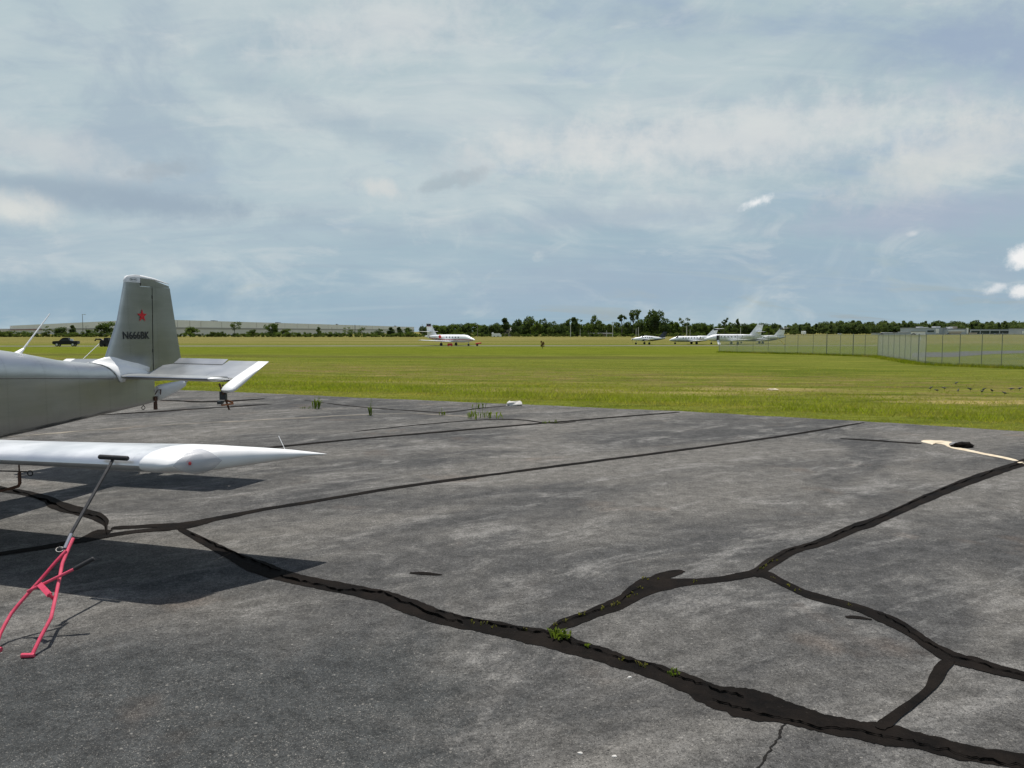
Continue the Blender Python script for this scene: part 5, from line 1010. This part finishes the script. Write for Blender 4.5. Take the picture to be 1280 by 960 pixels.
def jet(px, py, head, L, rad, finh, tail, body, label, lower=None, cover=False, flag=False, stripe=None, windows=5, stairs=False, finmat=None, sweep=.55, zc=1.55, engine=True, captop=False):
    L *= 1.04; finh *= 1.05; p = ground(px, py); o = empty('business_jet', p, head, label, 'jet plane', 'jets parked on the far taxiway'); w = M[body]
    k = L / 14.0; x0 = .42 * L      # nose ahead of the main wheels by roughly this much
    st = [(x0, zc - .25, .05, .05), (x0 - .35 * k, zc - .2, .26, .28), (x0 - 1.0 * k, zc - .1, .48, .5), (x0 - 1.9 * k, zc + .05, rad * .86, rad * .86), (x0 - 2.9 * k, zc + .1, rad, rad * .98), (x0 - 8.2 * k, zc + .1, rad, rad), (x0 - 10 * k, zc + .18, rad * .84, rad * .84), (x0 - 12 * k, zc + .38, rad * .5, rad * .5), (x0 - 13.6 * k, zc + .58, .12, .12)]
    fu = lathe_x(MB(), st).build('fuselage', w, o)
    if lower: lathe_x(MB(), [(x, z - r * .30, r * .735, q * 1.004) for x, z, r, q in st[1:]]).build('lower_fuselage', M[lower], o)
    if stripe:
        m = MB()
        for sg in (1, -1):
            pts = [(x, sg * q * 1.0 * .985, z - r * .28) for x, z, r, q in st[1:-1]]; m.tube(pts, .09, 6)
        m.build('stripe', M[stripe], o)
    m = MB(); m.loft([[(x, hw * math.cos(a), z + hh * math.sin(a)) for a in [q * math.pi / 8 for q in range(9)]] for x, z, hw, hh in ((x0 - 1.35 * k, zc + .22, .36, .12), (x0 - 1.75 * k, zc + .34, .52, .36), (x0 - 2.15 * k, zc + .42, .60, .46), (x0 - 2.4 * k, zc + .45, .58, .48))]); m.build('windscreen', M['glass'], o)
    for sg in (1, -1):
        for i in range(windows):
            m = MB(); m.ball((x0 - (3.7 + i * .78) * k, sg * rad * .955, zc + .38), (.17, .05, .2), 10, 6); m.build('window', M['glass'], o)
        m = MB(); slab(m, Vector((x0 - 5.2 * k, sg * .5 * rad, zc - rad * .72)), Vector((x0 - 7.0 * k, sg * 7.3 * k, zc - rad * .72 + .45)), 2.5 * k, .95 * k, .16); m.build('wing', w, o)
        if engine:
            m = MB(); lathe_x(m, [(x0 - 8.3 * k, zc + .52, .36, .36), (x0 - 8.45 * k, zc + .52, .43, .43), (x0 - 9.2 * k, zc + .52, .47, .47), (x0 - 10.4 * k, zc + .52, .38, .38), (x0 - 11.0 * k, zc + .52, .24, .24)], 14, sg * (rad + .42)); m.box((x0 - 9.4 * k, sg * rad * .9, zc + .5), (1.6 * k, rad, .12)); en = m.build('engine', w, o)
            m = MB(); lathe_x(m, [(x0 - 8.27 * k, zc + .52, .34, .34), (x0 - 8.32 * k, zc + .52, .34, .34)] if not cover else [(x0 - 8.1 * k, zc + .52, .2, .2), (x0 - 8.26 * k, zc + .52, .4, .4), (x0 - 8.4 * k, zc + .52, .40, .40)], 12, sg * (rad + .42)); m.build('intake', M['redcover'] if cover else M['dark'], en)
            m = MB(); lathe_x(m, [(x0 - 10.98 * k, zc + .52, .235, .235), (x0 - 11.1 * k, zc + .52, .2, .2)], 12, sg * (rad + .42)); m.build('exhaust', M['redcover'] if cover else M['dark'], en)
        zs = {'t': finh - .12, 'mid': zc + .55 + (finh - zc - .55) * .36}[tail]; xs_ = x0 - 10.6 * k - (zs - zc) * sweep * 1.0
        m = MB(); slab(m, Vector((xs_ - .2 * k, 0, zs)), Vector((xs_ - 1.15 * k, sg * 2.6 * k, zs + .08)), 1.45 * k, .7 * k, .07); m.build('tailplane', w, o)
        gx = x0 - 7.0 * k
        m = MB(); m.tube([(gx, sg * 2.05 * k, zc - rad * .6), (gx, sg * 2.05 * k, .35)], .09, 8); g = m.build('main_gear', M['jetgrey'], o)
        m = MB(); m.loft([[(gx + r * math.cos(a), sg * 2.05 * k + q, .36 + r * math.sin(a)) for a in [j * math.pi / 8 for j in range(16)]] for q, r in ((-.2, .2), (-.19, .33), (-.1, .36), (.1, .36), (.19, .33), (.2, .2))]); m.build('tyre', M['rubber'], g)
    m = MB(); slab(m, Vector((x0 - 10.0 * k, 0, zc + .45)), Vector((x0 - 10.0 * k - (finh - zc - .45) * sweep * 1.35, 0, finh)), 2.9 * k, 1.35 * k, .12, Vector((0, 1, 0))); fn = m.build('fin', M[finmat] if finmat else w, o)
    if flag:
        m = MB(); q = x0 - 10.0 * k - (finh - zc - .6) * sweep * 1.35
        for sg in (1, -1): m.box((q - .62 * k, sg * .10, finh - .42), (1.15 * k, .03, .62))
        m.build('dark_fin_panel', M['navy'], fn, smooth=False); m = MB()
        for sg in (1, -1): m.box((q - .62 * k, sg * .115, finh - .68), (1.2 * k, .03, .14))
        m.build('red_fin_bar', M['stripe'], fn, smooth=False)
    if captop:
        m = MB(); q = x0 - 10.0 * k - (finh - zc - .45) * sweep * 1.35
        m.box((q - .75 * k, 0, finh - .30), (1.75 * k, .26, .42)); m.build('dark_fin_top', M['navy'], fn, smooth=False)
    gx = x0 - 1.7 * k; m = MB(); m.tube([(gx, 0, zc - rad * .6), (gx, 0, .28)], .07, 8); g = m.build('nose_gear', M['jetgrey'], o)
    m = MB(); m.loft([[(gx + r * math.cos(a), q, .29 + r * math.sin(a)) for a in [j * math.pi / 8 for j in range(16)]] for q, r in ((-.13, .16), (-.12, .26), (.12, .26), (.13, .16))]); m.build('tyre', M['rubber'], g)
    if stairs:
        for sg in (1,):
            m = MB(); m.box((x0 - 2.95 * k, sg * rad * .95, zc + .1), (.75, .25, 1.35)); dr = m.build('doorway', M['dark'], o, smooth=False)
            m = MB(); m.loft([[(x0 - 2.95 * k + a, sg * (rad * .95 + b), z) for a in (-.36, .36) for b in (0, .0)] if False else [(x0 - 2.95 * k - .36, sg * (rad + b), z), (x0 - 2.95 * k + .36, sg * (rad + b), z), (x0 - 2.95 * k + .36, sg * (rad + b + .12), z - .06), (x0 - 2.95 * k - .36, sg * (rad + b + .12), z - .06)] for b, z in ((0, zc - .5), (.95, .12))]); m.build('airstair', w, o, smooth=False)
    return o
# the near jet with its nose to the right, turned towards the camera
jet(566, 432.2, R(-40), 17.2, .98, 5.3, 'mid', 'jetwhite', 'white jet with a thin red stripe and red covers, nose to the right', cover=True, flag=True, stripe='stripe', windows=5, zc=1.72)
cn = empty('tug_bar', ground(598, 432.6), R(-41), 'red tow head standing in front of the jet nose', 'tow head'); m = MB(); m.tube([(-.9, 0, .55), (.9, 0, .75)], .16, 8); m.build('bar', M['redcover'], cn); m = MB(); m.tube([(-.4, -.15, .25), (-.4, .15, .25)], .25, 10); m.tube([(-.4, 0, .25), (-.3, 0, .6)], .06, 6); m.build('wheel', M['rubber'], cn)
m = MB(); m.box((0, 0, .45), (1.3, .6, .5), taper=.8); m.tube([(-.4, -.3, .15), (-.4, .3, .15)], .15, 8); m.tube([(.4, -.3, .15), (.4, .3, .15)], .15, 8); gp = m.build('ground_cart', M['redcover'], None, smooth=False); gp.location = ground(562.5, 432.8); tag(gp, 'small red cart under the belly of the jet', 'cart')
jet(862.5, 430.4, R(180 + 6), 13.6, .80, 4.15, 't', 'jetwhite', 'white T tailed jet with a dark tail top, middle of the row', lower='jetgrey', windows=6, zc=1.38, sweep=.75, captop=True)
jet(912, 430.6, R(180 + 4), 16.4, .98, 5.15, 'mid', 'jetwhite', 'white jet with its airstair lowered and tallest tail', windows=5, stairs=True, zc=1.72, sweep=.6)
jet(946, 429.6, R(180 - 6), 14.2, .84, 4.35, 't', 'jetwhite', 'white topped jet with dark lower body, rightmost of the row', lower='navy', windows=6, zc=1.45, sweep=.6, captop=True)
# turboprop at the left end of the row
def turboprop():
    p = ground(808.5, 430.6); o = empty('propeller_plane', p, R(180 + 10), 'white propeller plane with a dark tail, leftmost of the row', 'propeller plane'); zc = 1.5
    st = [(4.0, zc - .1, .1, .1), (3.9, zc - .1, .25, .22), (3.3, zc - .05, .42, .40), (2.2, zc - .02, .52, .52), (1.4, zc + .1, .68, .62), (.3, zc + .16, .74, .66), (-1.6, zc + .1, .66, .6), (-3.4, zc + .1, .42, .36), (-5.2, zc + .15, .14, .1)]
    lathe_x(MB(), st).build('fuselage', M['jetwhite'], o)
    lathe_x(MB(), [(x, z - r * .42, r * .62, q * 1.005) for x, z, r, q in st[4:]]).build('lower_fuselage', M['navy'], o)
    m = MB(); m.loft([[(x, w * math.cos(a), z + h * math.sin(a)) for a in [q * math.pi / 8 for q in range(9)]] for x, z, w, h in ((1.75, zc + .4, .42, .12), (1.3, zc + .5, .52, .30), (1.05, zc + .55, .54, .34))]); m.build('windscreen', M['glass'], o)
    for sg in (1, -1):
        for i in range(4): m = MB(); m.ball((.65 - i * .62, sg * .60, zc + .42), (.15, .05, .16), 10, 6); m.build('window', M['glass'], o)
        m = MB(); slab(m, Vector((1.2, sg * .4, zc - .45)), Vector((.9, sg * 6.3, zc + .05)), 1.7, .95, .13); m.build('wing', M['jetwhite'], o)
        m = MB(); slab(m, Vector((-4.2, 0, zc + .3)), Vector((-4.5, sg * 2.1, zc + .35)), 1.0, .6, .06); m.build('tailplane', M['jetwhite'], o)
        m = MB(); m.tube([(0, sg * 1.9, zc - .4), (0, sg * 1.9, .3)], .06, 8); g = m.build('main_gear', M['jetgrey'], o)
        m = MB(); m.tube([(0, sg * 1.82, .32), (0, sg * 1.98, .32)], .32, 14); m.build('tyre', M['rubber'], g)
    m = MB(); slab(m, Vector((-3.2, 0, zc + .35)), Vector((-4.7, 0, 3.45)), 2.0, 1.0, .09, Vector((0, 1, 0))); m.build('fin', M['navy'], o)
    m = MB(); m.tube([(3.0, 0, zc - .4), (3.1, 0, .25)], .06, 8); g = m.build('nose_gear', M['jetgrey'], o); m = MB(); m.tube([(3.1, -.07, .27), (3.1, .07, .27)], .27, 14); m.build('tyre', M['rubber'], g)
    m = MB(); m.ball((4.15, 0, zc - .1), (.3, .2, .2), 10, 8); m.build('spinner', M['chrome'], o)
    m = MB()
    for a in (.5, .5 + math.pi / 2, .5 + math.pi, .5 + 1.5 * math.pi):
        d = Vector((0, math.cos(a), math.sin(a))); e = Vector((.05, 0, 0)) + Vector((0, -d.z, d.y)) * .09; c = Vector((4.12, 0, zc - .1)); m.add([c + d * .15 - e * .6, c + d * .15 + e * .6, c + d * 1.05 + e * .5, c + d * 1.05 - e * .5], [(0, 1, 2, 3)])
    pr = m.build('propeller', M['dark'], o, smooth=False); sm = pr.modifiers.new('thickness', 'SOLIDIFY'); sm.thickness = .03
turboprop()
m = MB(); m.tube([(-.8, 0, 1.7), (.9, 0, .35)], .10, 8); m.tube([(.9, -.4, .3), (.9, .4, .3)], .2, 8); yb = m.build('tail_stand', M['yellow'], None); yb.location = ground(976, 431.4); tag(yb, 'yellow tail stand leaning beside the rightmost jet', 'tail stand')
# ------------------------------------------------------------------ vehicles
def car(name, p, rz, paint, label, cat, pickup=False, scale=1.0, group=None):
    o = empty(name, p, rz, label, cat, group); L = 5.7 if pickup else 4.5
    def prof(pts, hw, nm, mt, inset=0.0, par=o):
        m = MB(); rings = []
        for y, k in ((-hw, .96), (-hw * .93, 1.0), (hw * .93, 1.0), (hw, .96)):
            rings.append([(x * (1 if abs(y) < hw else .992), y, z * (1 if abs(y) < hw else .985) + (.01 if abs(y) >= hw else 0)) for x, z in pts])
        m.loft(rings); return m.build(nm, mt, par, angle=30)
    if pickup:
        prof([(2.85, .55), (2.88, .95), (2.7, 1.12), (1.35, 1.2), (.2, 1.2), (-.75, 1.2), (-2.8, 1.15), (-2.86, .6), (-2.4, .42), (2.5, .42)], .98, 'body', paint)
        cb = prof([(1.35, 1.19), (.55, 1.80), (.1, 1.88), (-.65, 1.86), (-.85, 1.19)], .84, 'cab', paint)
        m = MB()
        for sg in (1, -1): m.add([(1.1, sg * .845, 1.26), (.5, sg * .83, 1.74), (-.6, sg * .83, 1.76), (-.74, sg * .845, 1.26)], [(0, 1, 2, 3)])
        m.add([(1.33, -.7, 1.25), (1.33, .7, 1.25), (.64, .66, 1.77), (.64, -.66, 1.77)], [(0, 1, 2, 3)]); g = m.build('window', M['glass'], cb, smooth=False); s_ = g.modifiers.new('thickness', 'SOLIDIFY'); s_.thickness = .02; s_.offset = 1
        m = MB(); m.box((-1.15, -.3, 1.38), (.55, .9, .42)); m.build('tool_box', M['whitewall'], o, smooth=False)
        wx = (1.85, -1.75); wr = .40; m = MB(); m.box((2.88, 0, .85), (.05, 1.5, .3)); m.build('grille', M['chrome'], o, smooth=False)
    else:
        prof([(2.2, .5), (2.22, .75), (2.0, .9), (1.0, 1.0), (-1.6, 1.02), (-2.15, .98), (-2.22, .55), (-1.9, .35), (1.9, .35)], .88, 'body', paint); cb = prof([(1.05, .99), (.35, 1.42), (-.9, 1.46), (-1.75, 1.0)], .74, 'cabin', M['glass']); wx = (1.4, -1.35); wr = .33
        m = MB(); m.box((-.25, 0, 1.455), (1.2, 1.3, .05)); m.build('roof', paint, o, smooth=False)
    for x in wx:
        for sg in (1, -1):
            m = MB(); y = sg * (.86 if pickup else .78); m.loft([[(x + r * math.cos(a), y + q, wr + r * math.sin(a)) for a in [j * math.pi / 9 for j in range(18)]] for q, r in ((-.12, wr * .6), (-.115, wr * .92), (-.08, wr), (.08, wr), (.115, wr * .92), (.12, wr * .6))]); wv = m.build('wheel', M['rubber'], o)
            m = MB(); m.tube([(x, y - .125, wr), (x, y + .125, wr)], wr * .58, 14); m.build('rim', M['chrome'], wv)
    return o
pk = car('pickup_truck', ground(83, 433), R(180 + 12), M['carblack'], 'black pickup truck with a white box in its bed', 'truck', True); pk.scale = (.95, .95, 1.12)
car('car', stand(1049, 800), R(10), M['carwhite'], 'white car standing before the wood', 'car')
for x, d, col, lab in ((1101, 770, 'carblue', 'dark car left of the hangar building'), (1141, 765, 'carblack', 'black car before the white trailer'), (1184, 760, 'carblack', 'black car in front of the annex'), (1244, 750, 'carblack', 'left car of the dark pair on the right'), (1254, 750, 'carblue', 'right car of the dark pair on the right')): car('car', stand(x, d), R(random.uniform(-12, 12)), M[col], lab, 'car')
t = empty('box_truck', stand(1003.5, 790), R(90), 'small white box truck seen end on', 'truck'); m = MB(); m.box((0, 0, 2.3), (5, 3.0, 3.2)); m.build('box', M['whitewall'], t, smooth=False); m = MB(); m.box((-3.2, 0, 1.5), (1.5, 2.6, 2.0), taper=.85); m.build('cab', M['whitewall'], t, smooth=False)
m = MB()
for x in (-3, 1.6):
    for s in (1, -1): m.tube([(x, s * .95, .5), (x, s * 1.3, .5)], .5, 12)
m.build('wheel', M['rubber'], t)
lo_ = empty('utility_loader', ground(129.5, 433.4), R(0), 'black machine with a raised arm half behind the tail fin', 'loader')
m = MB(); m.box((.6, 0, 1.0), (2.4, 1.5, .9), taper=.9); m.box((.9, 0, 1.75), (1.2, 1.2, .7), taper=.8); m.build('body', M['carblack'], lo_, smooth=False)
m = MB(); m.tube([(0.2, 0, 1.2), (-.7, 0, 1.75), (-1.6, 0, 1.72)], [.3, .22, .12], 8); m.tube([(-1.6, 0, 1.9), (-1.85, 0, 1.5), (-2.0, 0, 1.35)], .14, 6); m.build('arm', M['carblack'], lo_)
for x in (-.1, 1.3):
    for s in (1, -1): m = MB(); m.tube([(x, s * .6, .4), (x, s * .85, .4)], .4, 14); m.build('wheel', M['rubber'], lo_)
m = MB(); m.tube([(0, 0, 0), (0, 0, 1.2)], .06, 6); m.box((0, 0, 1.3), (.55, .12, .65)); mk = m.build('marker_sign', M['whitewall'], None, smooth=False); mk.location = ground(1150, 428.2); tag(mk, 'small white marker sign behind the middle fence run', 'sign')
